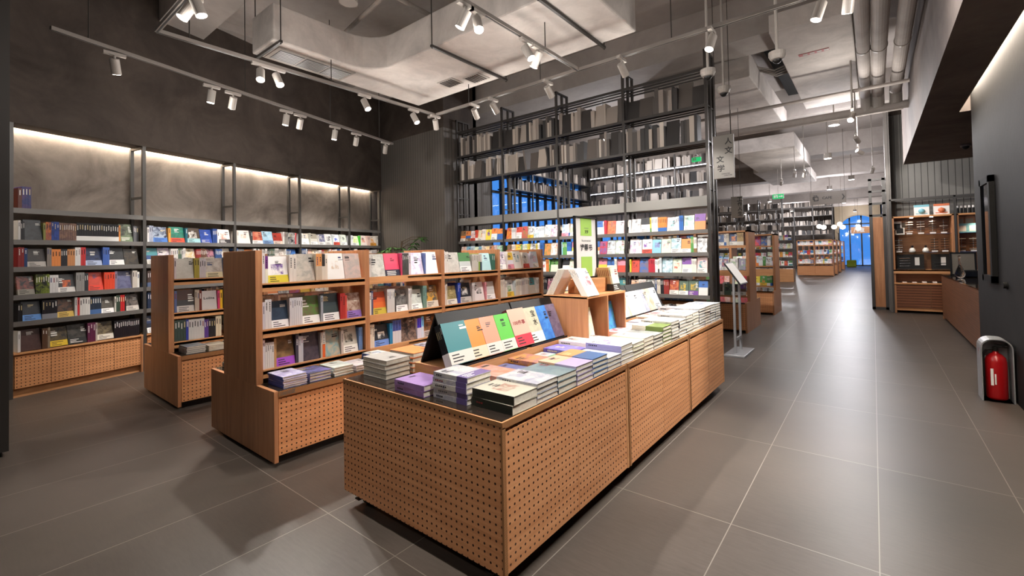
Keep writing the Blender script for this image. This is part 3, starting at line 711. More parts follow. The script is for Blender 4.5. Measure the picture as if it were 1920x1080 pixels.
def face_row(y, z_, toks, where, lean=.40, x=-1.868, vis=1):   # each title a leaning pile, n copies deep
    r = random.Random(int(y*100))
    for i, (tok, W) in enumerate(toks):
        s = spec_of(tok); H = s['h'] or .242; T = .0135 if s['n'] > 2 else .02
        for q in range(s['n']):
            M = Matrix.Translation((x, y+W/2, z_)) @ TF @ RX(-lean) @ Matrix.Translation((0, (q-s['n'])*(T+.0008)+.03, .013))
            d = f"front copy of the {ordn(i)} title" if q == 0 and s['n'] > 1 else f"{ordn(i)} title" if s['n'] == 1 else f"{ordn(q)} copy of the {ordn(i)} title"
            reg(M, W-.003, H, T, s, f"{cname(s['c'])} book, cover out, {d} {where}", GT, vis*(1 if q == 0 else .15), .5 if s['t'] else r.random() if q == 0 else .3)
        y += W
face_row(1.725, .874, [("f4 3f8388 b:d9d3c9 S:17171a", .19), ("f2 e98f3a b:dccfb2", .138), ("f2 ee9c80 b:d9d3c9", .14), ("f2 62c24a b:d9d3c9", .14)], 'on the nearest easel')
face_row(2.335, .874, [("f2 d9b09a T:100件事 S:6a3038 h.262 b:c93648", .18), ("f b8b29a w:cfc8a8 T:宝水 h.258 b:e4dfd2", .165), ("f 2c6ab8 w:4a90d0 h.256", .125), ("f 8a7c92 w:5a4c6a h.256", .125)], 'on the second easel')
face_row(3.70, .874, [("f e8c8a0 w:c88a4a", .19), ("f f2f0ea b:e8e4da", .18), ("f c8a888 w:7a9ac0", .10), ("f f4f4f2 w:c8c8c8", .18), ("f f0f0f0 w:b8c0c8", .18), ("f b8bcc8 w:8a90a8", .10)], 'on the third easel')
face_row(4.62, .874, [("f e8dcc8 w:b88a5a", .17), ("f dfe6ea b:f2f0ee", .17)], 'on the farthest easel', vis=.4)
# stacks: aisle edge, inner row, hidden side
edge = [("f aaa494 c:8a5a4a S:23261f", 2, .042), ("f 8a8a9a w:c8c4b8", 4, .024), ("f 6f7f80 w:55646e S:22304a", 3, .031), ("f a094b0 t:d0a88a", 4, .026), ("f 3f5f8a t:b98a5a", 4, .027), ("f b8b8c0 w:8a92a8", 3, .026), ("f dcd8d8 c:5a4a9a S:8a84b0", 4, .03), ("f d8d4bc w:c8c4a0", 4, .026), ("f e0d4c0 w:c8a888", 4, .028), ("f 8f908a w:5c605e", 4, .026), ("f 66763a t:dcd6c4", 5, .028), ("f d0cec8 w:8a8a88", 6, .026), ("f d8d8d6 c:3a4aa8 S:20242a", 5, .028), ("f d4d0c8 w:a8a49c", 6, .027), ("f e0dcd0 c:d8702a", 6, .028), ("f c8c8cc w:8a909c", 7, .026), ("f d8d0c8 w:b09a90", 7, .026), ("f c8ccd4 c:4a5a8a", 7, .026), ("f c0c0c4 w:8a8a90", 7, .025)]
for j, (tok, n, th) in enumerate(edge):
    stack(TF, 1.625+j*.187+.075, 1.315+.135, TZ+.002, n, tok+" h.262", f"the {ordn(j)} aisle-edge stack of the table", GT, 1, 0, th)
inner = [("f c0bcb4 w:7e7a98 b:5c4c7c", 5, .026), ("f c8705a w:9a948a", 3, .03), ("f 6a7098 w:4a4a78", 2, .028), ("f c88a3a w:6a3a7a", 3, .027), ("f 6a9a6a t:b0b4b4", 2, .028), ("f 5a4aa0 w:9090b8", 3, .026), ("f dcd0c8 c:b05a4a", 3, .034), ("f d8d4d0 w:b8a89c", 3, .03), ("f c8604a w:b8a090", 2, .028), ("f d8d4d4 c:b83a3a", 3, .03), ("f d8c8c8 c:c03030 w:c86a6a", 3, .03), ("f d4ccc4 w:b0a090", 3, .028), ("f 3a2a5a t:b8b0c0", 3, .03), ("f d8ccb0 w:b89a6a", 4, .028), ("f c84a4a w:d8b8b8", 4, .028), ("f d8d4d0 c:d8702a", 4, .028), ("f c8c0c0 w:8a8484", 5, .028)]
for j, (tok, n, th) in enumerate(inner):
    stack(TF, 1.625+j*.195+.075+(.0 if j else -.03), 1.715, TZ+.002, n, tok+" h.248", f"the {ordn(j)} inner-row stack of the table", GT, .9, 0, th, seed=1) if not (j > 0 and False) else None
TB = RZ(-PI/2)
for j, (tok, n, th) in enumerate([("f 8d8a84 w:a09c94", 4, .028), ("f e07a3a w:c86a34", 4, .03), ("f 8a8a92 w:5a5c6a", 2, .026), ("f d8d4d8 w:8a88b0", 3, .028), ("f c8a080 w:b89070", 2, .026), ("f e8e4de c:8aa07a", 3, .026), ("f c8708a w:e0c0c8", 2, .026), ("f f0eeec w:d8d8e0", 4, .026)]):
    stack(TB, -(1.72+j*.2), -2.37-.075, TZ+.002, n, tok+" h.245", f"the {ordn(j)} hidden-side stack of the table", GT, .8, 0, th, seed=2)
stack(Matrix.Translation((0, 0, 0)) @ TF, 1.63, 1.99, TZ+.002, 2, "f 9a7ab0 w:8a6aa0 h.25", "the small stack at the near end of the table", GT, 1, 0, .03)
# cube shelf
c = Thing('cube_shelf', 'wooden two-compartment cube shelf in the middle of the display table', 'shelf', (-1.83, 3.295, .767))
for y in (2.965, 3.29, 3.607): c.part('side_panel', B(-2.10, -1.70, y, y+.018, .767, 1.172), 'wood_end', w=True)
for z_ in (.767, 1.16): c.part('board', B(-2.10, -1.699, 2.965, 3.625, z_, z_+.018), 'wood_shelf', w=True)
c.part('back_panel', B(-2.10, -2.085, 2.98, 3.61, .78, 1.165), 'wood_shelf', w=True)
face_row(3.0, .787, [("f e8e6da w:b8c89a h.28", .19)], 'inside the left cube compartment', lean=.2, x=-1.74)
face_row(3.32, .80, [("f e8923a w:d87a2a h.27", .13), ("f 4aa8c8 w:4a4ad0 h.28", .14)], 'inside the right cube compartment', lean=.2, x=-1.75)
solo('wooden_block', B(-1.985, -1.80, 3.155, 3.58, 1.179, 1.295), 'wood_shelf', 'wooden block on top of the cube shelf holding the sign', 'block', (-1.9, 3.2, 1.179), bevel=.003)
# tent of white books and slanted row on the cube shelf
r = random.Random(3)
for q in range(5):
    y = 3.06
    for sgn in (1, -1):
        M = Matrix.Translation((-1.885+sgn*.195-sgn*q*.0135, y, 1.181)) @ RZ(PI/2 if sgn > 0 else -PI/2) @ RX(-.52) @ Matrix.Translation((0, 0, 0))
        reg(M, .165, .236, .0105, spec_of("f f2efec c:c03a44" if q == 0 else "f e6dfd4"), f"white book, {ordn(q)} from outside, {'aisle' if sgn > 0 else 'island'} side of the tent on the cube shelf", GT, 1 if q == 0 else .3, .31+q*.01)
for q in range(8):
    M = Matrix.Translation((-1.735-q*.017, 3.55, 1.181)) @ RZ(PI/2) @ RX(-.18)
    reg(M, .13, .2, .016, spec_of("f e4dcc4 w:b8b8a0 b:2a2622" if q == 0 else "f c89a6c b:2a2622"), f"{'pale' if q == 0 else 'tan'} book, {ordn(q)} from the aisle, slanted row beside the sign", GT, .5, .2)
sg = Thing('recommendation_sign', 'tall white and green framed sign standing on the wooden block of the display table', 'sign', (-1.9, 3.32, 1.296))
m = MB(); m.M = Matrix.Translation((-1.9, 3.32, 1.296)) @ RZ(PI/2)
fr = MB(); fr.M = m.M; bk = MB(); bk.M = m.M; tx = MB(); tx.M = m.M
W_, H_ = .37, .515
fr.box(-W_/2, -W_/2+.012, -.01, .012, 0, H_).box(W_/2-.012, W_/2, -.01, .012, 0, H_).box(-W_/2, W_/2, -.01, .012, 0, .012).box(-W_/2, W_/2, -.01, .012, H_-.012, H_)
bk.box(-W_/2+.01, W_/2-.01, 0, .008, .01, H_-.01)
g1 = MB(); g1.M = m.M; g2 = MB(); g2.M = m.M
g1.box(-.085, .095, -.002, 0, H_*.69, H_-.012); g2.box(-.085, .095, -.002, 0, .012, H_*.35)
put_text(tx, '推荐书', .058, 0, -.003, H_*.50, 0, None, .2); t2 = MB(); t2.M = m.M; put_text(t2, 'Recommended', .018, 0, -.003, H_*.61, 0, None, .15); t3 = MB(); t3.M = m.M; put_text(t3, '文学', .03, .005, -.004, H_*.755, 0)
t2.box(-.03, .04, -.004, -.003, H_*.81, H_*.817)
sg.part('frame', fr, 'black_metal', w=True); p_ = sg.part('panel', bk, 'paper_white', w=True)
sg.part('green_print', g1, 'sign_green', parent=p_, w=True); sg.part('green_print', g2, 'sign_green', parent=p_, w=True); sg.part('lettering', tx, 'ink', parent=p_, w=True); sg.part('lettering', t3, 'ink', parent=p_, w=True); sg.part('small_lettering', t2, 'sign_grey', parent=p_, w=True)

# ---------------------------------------------------------------- tall grey bookshelf across the room
PX = [-7.03, -5.745, -4.45, -3.15, -1.855]; YB = 6.8
GB = 'books on the tall grey bookshelf'
BL = ['lowest', 'lower', 'middle', 'upper', 'highest']
DM = MB(); r_ = random.Random(31)
for i in range(4):
    x0, x1 = PX[i], PX[i+1]
    t = Thing('tall_bookshelf', f"tall dark steel bookshelf reaching the ceiling, {BAYN[i]} bay from the left" if i < 3 else 'tall dark steel bookshelf reaching the ceiling, last bay beside the aisle', 'bookshelf', (x0, YB, 0), 0, 'tall bookshelf bays')
    for xx in ([x0] if i < 3 else [x0, x1]):
        for yy in (YB, YB+.19, YB+.36): t.part('post', B(xx-.02, xx+.02, yy, yy+.035, 0, 4.45), 'steel_dark', w=True)
        t.part('top_bar', B(xx-.018, xx+.018, YB, YB+.395, 4.42, 4.45), 'steel_dark', w=True)
        for z_ in (2.4, 2.75, 3.1, 3.63, 4.16): t.part('rung', B(xx-.01, xx+.01, YB+.035, YB+.36, z_, z_+.02), 'steel_dark', w=True)
    for z_ in (4.17, 3.64, 3.11):
        for yy in (YB, YB+.12, YB+.24, YB+.36): t.part('rail', B(x0+.02, x1-.02, yy, yy+.03, z_-.03 if yy == YB else z_-.02, z_+.01 if yy == YB else z_), 'steel_dark', w=True)
    t.part('fascia', B(x0+.02, x1-.02, YB-.005, YB+.02, 2.16, 2.31).box(x0+.02, x1-.02, YB+.02, YB+.39, 2.16, 2.175), 'steel_fascia', w=True)
    for z_ in (.47, .847, 1.176, 1.477, 1.81): t.part('shelf', B(x0+.02, x1-.02, YB, YB+.39, z_-.02, z_).box(x0+.02, x1-.02, YB-.004, YB+.01, z_-.045, z_+.012), 'steel_shelf', w=True)
    t.part('price_rail', B(x0+.02, x1-.02, YB+.19, YB+.2, 1.9, 1.93), 'steel_dark', w=True)
    F = Matrix.Translation((0, YB, 0))
    for k, z_ in enumerate((.47, .847, 1.176, 1.477, 1.81)):
        row(F, x0+.04, x1-.04, z_, rnd_toks(r_, 'bright' if k > 1 else 'mixed', 1.25, .55 if k > 0 else .05), f"{BL[k]} book shelf, {BAYN[i]} tall bay", GB, {4: .9, 3: .8}.get(k, .8 if i == 3 else .15), seed=k, lean=.18)
        if k: row(Matrix.Translation((0, YB+.4, 0)) @ RZ(PI), -x1+.04, -x0-.04, z_, rnd_toks(r_, 'mixed', 1.25, .2), f"back of tall bay {BAYN[i]}", GB, 0)
    for k, z_ in enumerate((3.12, 3.65)):
        dummies(F, x0+.02, x1-.02, z_, .42, f"{['lower', 'upper'][k]} high shelf, {BAYN[i]} tall bay", 'dummy volumes on the high shelves', i*5+k)

# ---------------------------------------------------------------- ceiling services, track lights
ZT = 3.7
def roof(x, y):      # underside of whatever hangs above a point
    if -5.92 < x < -5.28 and 2.28 < y < 4.88 or -5.92 < x < -2.04 and 3.58 < y < 4.88: return 4.019
    for a, b, c, d_, h in ((-3.42, -1.53, 8.28, 12.52, 4.419), (-1.07, -.11, 6.98, 11.32, 4.479), (-3.22, -1.58, 14.18, 18.22, 4.299), (-3.62, -1.88, 19.38, 23.82, 4.499), (-9, .55, 7.53, 8.27, 4.749), (-12, .6, 12.58, 13.52, 4.699)):
        if a < x < b and c < y < d_: return h
    return CEIL
def track(name, lab, pts, wires):
    t = Thing(name, lab, 'track', pts[0], 0, 'lighting tracks')
    for a, b in zip(pts, pts[1:]):
        a, b = Vector(a), Vector(b); d = (b-a).normalized(); n = Vector((-d.y, d.x, 0))
        m = MB(); w2 = .018
        vs = [a+n*w2, a-n*w2, b-n*w2, b+n*w2]
        m.prism([(v.x, v.y) for v in vs], ZT, ZT+.035); vs = [a+n*.007, a-n*.007, b-n*.007, b+n*.007]
        m.prism([(v.x, v.y) for v in vs], ZT-.002, ZT, 'z', 1)
        t.part('rail', m, ['track_paint', 'black_metal'], w=True)
    for (x, y) in wires:
        t.part('wire', MB().cyl((x, y, ZT+.03), (x, y, roof(x, y)), .006, 6), 'steel_dark', w=True)
T1 = [(-5.995, .60, ZT), (-7.30, 5.36, ZT)]
track('light_track', 'white lighting track hanging along the left wall', T1, [(-6.065, .87), (-6.503, 2.45), (-6.88, 3.85), (-7.2, 4.99)])
track('light_track', 'white lighting track over the islands, turning towards the rear', [(-5.33, 4.695, ZT), (-5.33, 1.24, ZT), (.45, 1.24, ZT)], [(-5.33, 1.5), (-5.33, 3.0), (-3.9, 1.24), (-1, 1.24)])
track('light_track', 'white lighting track over the display table', [(-2.735, 1.262, ZT), (-2.735, 4.668, ZT)], [(-2.735, 2.6), (-2.735, 4.0)])
track('light_track', 'unseen white lighting track added behind the photographer', [(-5.0, -1.4, ZT), (.3, -1.4, ZT)], [(-4, -1.4), (-1, -1.4)])  # unseen track, added so its lamp brightens the table's end panel
track('light_track', 'long white lighting track in front of the tall bookshelf', [(-5.5, 4.72, ZT), (.5, 4.66, ZT)], [(-4.6, 4.72), (-3.3, 4.70), (-1.6, 4.68)])
for y, n in ((8.853, 'first'), (10.75, 'second'), (12.2, 'third')):
    solo('hanger_rod', MB().cyl((-.2, y, ZT), (-.2, y, 4.48 if y < 11 else 5.4), .014, 8), 'white_paint', f"pale rod carrying the {n} aisle spotlight", 'rod', (-.2, y, 4.1), 'hanger rods')
NS = [0]
def spot(x, y, aim, power, lab, ang=52, lit=True, zt=ZT, blend=.45, size=.022, fill_w=None):
    """a cylinder spotlight on its adapter, with its own lamp and an added fill light"""
    t = Thing('track_spotlight', lab, 'spotlight', (x, y, zt), 0, 'white track spotlights')
    dx = .0; t.part('adapter', B(-.02, .02, -.09, .09, -.03, 0) if x > -2.6 or True else None, 'white_paint')
    t.part('stem', MB().cyl((0, 0, -.03), (0, 0, -.085), .011, 8), 'white_paint')
    piv = Vector((0, 0, -.10)); d = (Vector(aim)-(Vector((x, y, zt))+piv)).normalized()
    a, b = piv-d*.035, piv+d*.12
    h = t.part('housing', MB().cyl(a, b, .042, 20), 'white_paint')
    t.part('lens', MB().cyl(b+d*.0005, b+d*.002, .036, 18), 'lamp_glow' if lit else 'black_metal', parent=h)
    if power:
        l = bpy.data.lights.new('spot_lamp', 'SPOT'); l.energy = power; l.spot_size = rad(ang); l.spot_blend = blend; l.shadow_soft_size = size; l.color = (1, .955, .905)
        o = bpy.data.objects.new('spot_lamp', l); COL.objects.link(o); o.parent = t.o
        o.location = b+d*.02; o.rotation_euler = d.to_track_quat('-Z', 'Y').to_euler()
        l = bpy.data.lights.new('fill_point', 'POINT'); l.energy = fill_w or FILL_W; l.shadow_soft_size = .05; l.color = (1, .95, .9)      # fill light added by the lens to lift ceiling and ambient level
        o = bpy.data.objects.new('fill_point', l); COL.objects.link(o); o.parent = t.o; o.location = b+d*.09
P = 120; FILL_W = 8.5
SP = [  # x, y, target, power factor, label
 (-6.175, 1.084, (-7.2, 1.6, 1.2), .5, 'white spotlight alone near the left end of the wall track'),
 (-6.443, 2.045, (-6.9, 1.75, 0), 1, 'lit white spotlight, first of the left pair on the wall track'),
 (-6.509, 2.306, (-8.0, 2.4, 1.2), 1.2, 'turned-away white spotlight, second of the left pair on the wall track'),
 (-6.736, 3.087, (-7.2, 2.7, 0), 1, 'lit white spotlight, first of the middle pair on the wall track'),
 (-6.784, 3.313, (-8.4, 3.6, 1.2), 1.2, 'turned-away white spotlight, second of the middle pair on the wall track'),
 (-6.974, 3.980, (-7.4, 3.6, 0), 1, 'lit white spotlight, first of the right pair on the wall track'),
 (-7.093, 4.446, (-8.8, 5.0, 1.2), 1.2, 'turned-away white spotlight, second of the right pair on the wall track'),
 (-7.240, 5.150, (-8.9, 5.9, 1.2), 1, 'white spotlight at the far end of the wall track'),
 (-5.33, 2.164, (-3.8, 1.5, .7), 2.2, 'lit white spotlight, first of the pair below the air vent'),
 (-5.33, 2.34, (-3.8, 2.6, .9), 2.0, 'lit white spotlight, second of the pair below the air vent'),
 (-5.33, 3.471, (-3.8, 3.8, .9), 2.2, 'bright white spotlight hanging over the middle of the islands'),
 (-5.33, 4.293, (-3.8, 4.7, .9), 1.2, 'white spotlight over the back of the islands, left of the track corner'),
 (-5.31, 4.70, (-6.6, 6.3, 1.2), .7, 'white spotlight at the far corner of the island track'),
 (-4.382, 1.24, (-4.6, -.6, 0), .8, 'large near white spotlight at the top edge of the photo'),
 (-4.25, 1.24, (-3.6, 2.0, 1.0), .9, 'near white spotlight pointing away at the top edge of the photo'),
 (-2.735, 2.785, (-4.0, 2.2, 1.0), 1.3, 'long white spotlight, nearest on the table track'),
 (-2.735, 2.93, (-1.2, 2.0, .4), 1.3, 'bright round-faced white spotlight, second on the table track'),
 (-2.735, 3.653, (-.9, 3.9, .2), 2.1, 'lit white spotlight, third on the table track'),
 (-2.735, 3.86, (-4.0, 3.6, 1.0), 1.6, 'unlit-looking white spotlight, fourth on the table track'),
 (-4.496, 4.725, (-5.2, 6.9, 1.6), 1.3, 'small white spotlight beside the ceiling vent on the far track'),
 (-4.131, 4.722, (-4.2, 6.9, 1.6), 1.3, 'lit white spotlight turned left on the far track'),
 (-3.189, 4.705, (-3.2, 6.9, 1.6), 1.5, 'white spotlight before the tall bookshelf, third on the far track'),
 (-2.172, 4.69, (-2.0, 6.9, 1.6), 1.6, 'white spotlight before the tall bookshelf, nearest the aisle'),
 (-.20, 8.853, (-1.2, 5.6, .2), 1.0, 'bright white spotlight over the aisle near the pipes'),
 (-.20, 10.75, (.9, 13.9, 1.8), .8, 'tilted white spotlight over the aisle, behind the bright one'),
 (-.20, 12.2, (1.4, 14.0, 2.6), .4, 'third spotlight over the aisle, added to light the slatted panel wall'),  # extra lamp added to brighten the display wall
]
for x, y, aim, k, lab in SP: spot(x, y, aim, P*k, lab, 84 if k >= 3 else 58, fill_w=34 if y > 8 else None)
# unseen lamps, added above and behind the frame to light floor and table
for n, (x, y, aim, k) in enumerate([(-3.2, 1.24, (-1.6, 4.6, .8), 1.0), (-1.6, 1.24, (-1.7, 4.4, .8), .9), (-.9, 1.24, (-.6, 1.6, 0), 1.0), (-.2, 1.24, (-1.35, 2.3, .3), 1.8), (-2.0, 1.24, (-2.2, -.3, 0), .5),
                                 (-1.2, 4.68, (-1.7, 3.6, .8), 1.2), (-.3, 4.67, (-1.35, 4.2, .3), 3.4), (.3, 4.66, (-1.35, 3.0, .3), 3.0), (-.1, 4.66, (-.7, 6.6, 0), .5), (-2.735, 1.9, (-3.6, .7, 0), .8), (-2.2, -1.4, (-2.0, 1.5, .5), .5)]):
    spot(x, y, aim, P*k, f"added white spotlight out of view above, {ordn(n)} of those over the near floor")
# far lamps
for n, (x, y) in enumerate([(-1.645, 14.43), (-1.44, 14.63), (-2.18, 15.96), (.05, 15.3), (-3.1, 10.5)]):
    spot(x, y, (x-.8, y+2.6, 1.0), P*1.6, f"distant lit spotlight, {ordn(n)} beyond the tall bookshelf", ang=75, zt=3.7)
    m = MB().cyl((x, y, 3.7), (x, y, roof(x, y)), .012, 6); solo('hanger_rod', m, 'white_paint', f"thin rod carrying the {ordn(n)} distant spotlight", 'rod', (x, y, 4.5), 'hanger rods')
# air duct: an L with rounded inner corner
z0, z1 = 4.02, 4.46
d = Thing('air_duct', 'large plastered L-shaped air duct hanging from the ceiling', 'duct', (-5.0, 4.0, z0))
arc = [(-5.32+.42-.42*math.cos(a), 3.20+.42*math.sin(a)) for a in [PI/2*i/6 for i in range(7)]]
poly = [(-5.90, 2.30), (-5.32, 2.30)]+arc+[(-2.06, 3.62), (-2.06, 4.86), (-5.90, 4.86)]
m = MB(); m.prism(poly, z0, z1)
o = d.part('casing', m, ['duct_plaster'], w=True, bevel=.02)
v = Thing('air_vent', 'long grey slatted air vent in the underside of the duct', 'vent', (-5.65, 2.9, z0-.012)); 
v.part('frame', B(-5.86, -5.45, 2.42, 3.42, z0-.012, z0), 'duct_side', w=True)
for k in range(3):
    m = MB()
    for q in range(7): m.box(-5.80+q*.042, -5.775+q*.042, 2.47+k*.315, 2.75+k*.315, z0-.018, z0-.012)
    v.part('grille', m.box(-5.81, -5.5, 2.46+k*.315, 2.76+k*.315, z0-.013, z0-.0125, 1), ['steel_shelf', 'steel_dark'], w=True)
for n, (x, y) in enumerate(((-4.75, 4.5), (-4.35, 4.62))):
    v = Thing('air_vent', ['small square ceiling vent beside the far track corner', 'second small ceiling vent, nearer the tall bookshelf'][n], 'vent', (x, y, z0-.01))
    v.part('frame', B(x-.15, x+.15, y-.12, y+.12, z0-.01, z0), 'white_paint', w=True); m = MB()
    for q in range(6): m.box(x-.12+q*.042, x-.10+q*.042, y-.1, y+.1, z0-.015, z0-.01)
    v.part('grille', m, 'steel_dark', w=True)
# trapeze hangers under the duct
for n, (xa, ya, xb, yb) in enumerate(((-5.95, 2.36, -5.27, 2.36), (-4.05, 3.55, -4.05, 4.92), (-2.5, 3.55, -2.5, 4.92))):
    h = Thing('duct_hanger', ['steel hanger bar under the near end of the duct', 'steel hanger bar across the middle of the duct', 'steel hanger bar across the right part of the duct'][n], 'hanger', (xa, ya, z0-.04), 0, 'duct hangers')
    h.part('bar', B(min(xa, xb)-.015, max(xa, xb)+.015, min(ya, yb)-.015, max(ya, yb)+.015, z0-.035, z0-.005), 'steel_dark', w=True)
    for (x, y) in ((xa, ya), (xb, yb)): h.part('rod', MB().cyl((x, y, z0-.05), (x, y, CEIL), .007, 6), 'steel_dark', w=True)
# beams and plastered boxes
def beam(x0, x1, y0, y1, z0_, m='ceiling_paint', z1_=CEIL): return B(x0, x1, y0, y1, z0_, z1_)
struct('ceiling_beam_cross', beam(-9, .55, 7.55, 8.25, 4.75), 'ceiling_paint')
struct('ceiling_beam_far', beam(-12, .6, 12.6, 13.5, 4.7), 'ceiling_paint')
for i, y in enumerate((18.5, 24, 30, 36, 42)): struct(f'ceiling_beam_{i+3}', beam(-12, .6, y, y+.8, 4.75), 'ceiling_paint')
struct('ceiling_beam_left', beam(-9.0, -8.2, -4, 6.5, 5.28), 'ceiling_paint')
struct('ceiling_beam_mid', beam(-8.6, .5, 1.9, 2.5, 5.0), 'ceiling_paint')
struct('ceiling_beam_near', beam(-8.6, .5, 5.2, 5.9, 5.05), 'ceiling_paint')
def duct(lab, x0, x1, y0, y1, z0_, z1_, grp='plastered boxes along the aisle ceiling'): return solo('air_duct', B(x0, x1, y0, y1, z0_, z1_), 'duct_plaster', lab, 'duct', ((x0+x1)/2, (y0+y1)/2, z0_), grp, bevel=.015)
duct('pale boxed duct in the aisle ceiling, left of the dark opening', -3.4, -1.55, 8.3, 12.5, 4.42, 4.85)
duct('pale boxed duct in the aisle ceiling carrying a red notice', -1.05, -.13, 7.0, 11.3, 4.48, 4.745)
duct('pale ducts over the aisle far behind, first pair', -3.2, -1.6, 14.2, 18.2, 4.3, 4.7); duct('pale flat duct over the far aisle, beyond the second beam', -3.6, -1.9, 19.4, 23.8, 4.5, 4.85)
solo('void_shade_box', B(-1.5, -1.08, 8.3, 12.5, 5.2, 5.35), 'void_shade', 'near-black box for the shade in the ceiling void between the two boxed ducts', 'void', (-1.3, 10, 5.2))  # solid box; the darkness of the open void is put in as colour
m = MB()
for k in range(6): m.tube([(-1.56, 9.0+k*.05, 4.8), (-1.3, 9.1+k*.05, 4.7-.03*(k % 2)), (-1.04, 9.0+k*.08, 4.72)], .012, 5)
solo('cable_bundle', m, 'white_paint', 'pale cables crossing the dark ceiling void', 'cables', (-1.3, 9.1, 4.9))
n_ = Thing('ceiling_notice', 'narrow red notice stuck under the pale duct over the aisle', 'notice', (-.62, 8.1, 4.478))
n_.part('strip', B(-.82, -.43, 8.05, 8.15, 4.475, 4.479), 'notice_red', w=True)
m = MB(); m.M = Matrix.Translation((-.625, 8.1, 4.474)) @ RX(PI/2)@Matrix.Identity(4)
for k in range(4): m.box(-.14+k*.09, -.08+k*.09, -.001, .0, -.03, .03)
n_.part('lettering', m, 'art_print', w=True)
# pipes
for n, (x, r, lab) in enumerate(((-.03, .075, 'leftmost of three thick pale pipes beside the bulkhead'), (.14, .09, 'middle of three thick pale pipes beside the bulkhead'), (.385, .085, 'rightmost of three thick pale pipes, against the bulkhead'))):
    p = Thing('ceiling_pipe', lab, 'pipe', (x, 4, 4.2), 0, 'pipes beside the bulkhead')
    p.part('pipe', MB().cyl((x, -3, 4.25), (x, 10.3, 4.25), r, 20), 'ceiling_paint', w=True, smooth=False)
    for y in (4.2, 6.0, 7.8, 9.5): p.part('collar', MB().cyl((x, y, 4.25), (x, y+.03, 4.25), r+.008, 20), 'white_paint', w=True)
    p.part('elbow', MB().cyl((x, 10.25, 4.27), (x, 10.25, 3.95+.03*n), r+.005, 16), 'white_paint', w=True)
solo('ceiling_pipe', MB().cyl((-2.6, 10.25, 3.98), (.55, 10.25, 3.98), .07, 16), 'ceiling_paint', 'thick pale pipe crossing the aisle ceiling', 'pipe', (-1, 10.25, 3.98))
solo('ceiling_pipe', MB().cyl((-2.6, 10.7, 4.05), (.5, 10.7, 4.05), .05, 14), 'ceiling_paint', 'second pale pipe crossing the aisle, behind the thick one', 'pipe', (-1, 10.7, 4.05))
solo('ceiling_pipe', MB().cyl((-3.2, 8.9, 4.0), (.5, 8.9, 4.0), .028, 10), 'ceiling_paint', 'thin grey conduit crossing the aisle in front of the thick pipe', 'pipe', (-1, 8.9, 4.0))
for n, (a, b) in enumerate((((-6.3, 3.6), (-3.2, 3.1)), ((-6.5, 2.9), (-6.5, 5.9)), ((-4.6, .2), (-4.6, 5.1)))):
    solo('ceiling_pipe', MB().cyl(a+(4.75,), b+(4.75,), .03, 10), 'duct_side', ['thin pale sprinkler pipe running above the duct', 'thin pale sprinkler pipe running above the left of the duct', 'thin pale sprinkler pipe crossing over the islands'][n], 'pipe', (a[0], a[1], 4.75), 'sprinkler pipes')
# dome cameras and detector
for n, (x, y, z_, lab) in enumerate(((-1.49, 5.59, 3.6, 'white dome camera on a rod before the tall bookshelf end'), (-1.495, 6.33, 3.6, 'white dome camera on a rod, second and lower in the photo'), (-.768, 5.6, 3.6, 'white dome camera on a long rod over the aisle'))):
    t = Thing('dome_camera', lab, 'security camera', (x, y, z_), 0, 'dome cameras')
    t.part('rod', MB().cyl((0, 0, .05), (0, 0, CEIL-z_), .016, 8), 'white_paint')
    t.part('housing', MB().lathe((0, 0, 0), [(.04, .07), (.085, .06), (.085, .02), (.065, -.02), (.05, -.025)], 18), 'white_paint', smooth=False)
    t.part('lens_dome', MB().ball((0, 0, -.02), .046, 0, 14, 1, -1, 0), 'black_metal', smooth=True)
t = Thing('dome_camera', 'small dome camera under the bulkhead near the display cabinet', 'security camera', (1.3, 10.8, 3.235), 0, 'dome cameras')
t.part('housing', MB().cyl((0, 0, 0), (0, 0, -.03), .07, 16), 'white_paint'); t.part('lens_dome', MB().ball((0, 0, -.03), .05, 0, 14, 1, -1, 0), 'black_metal', smooth=True)
t = Thing('smoke_detector', 'round white smoke detector hanging at the top edge over the duct', 'detector', (-4.95, 3.02, 4.62))
t.part('base', MB().cyl((0, 0, 0), (0, 0, .03), .11, 20), 'white_paint'); t.part('body', MB().lathe((0, 0, .03), [(.05, 0), (.06, .04), (.04, .07)], 14), 'black_metal'); t.part('rod', MB().cyl((0, 0, .09), (0, 0, CEIL-4.62), .02, 8), 'duct_side')

# ---------------------------------------------------------------- aisle: info stand, signs, gondolas
t = Thing('info_stand', 'grey metal information stand with a tilted panel at the end of the display table', 'stand', (-1.59, 7.0, 0))
t.part('base', B(-1.72, -1.45, 6.84, 7.5, 0, .03), 'brushed_steel', w=True, bevel=.004)
for y in (7.0, 7.33): t.part('post', B(-1.615, -1.585, y-.015, y+.015, .03, 1.12), 'brushed_steel', w=True)
t.part('crossbar', B(-1.612, -1.588, 7.015, 7.315, .2, .24), 'brushed_steel', w=True)
m = MB(); m.M = Matrix.Translation((-1.585, 7.165, 1.16)) @ RZ(PI/2) @ RX(-.6)
f_ = MB(); f_.M = m.M; f_.box(-.23, .23, 0, .02, -.17, .2); m.box(-.215, .215, -.002, 0, -.155, .185)
p_ = t.part('panel', f_, 'black_metal', w=True); s_ = t.part('sheet', m, 'paper_white', parent=p_, w=True)
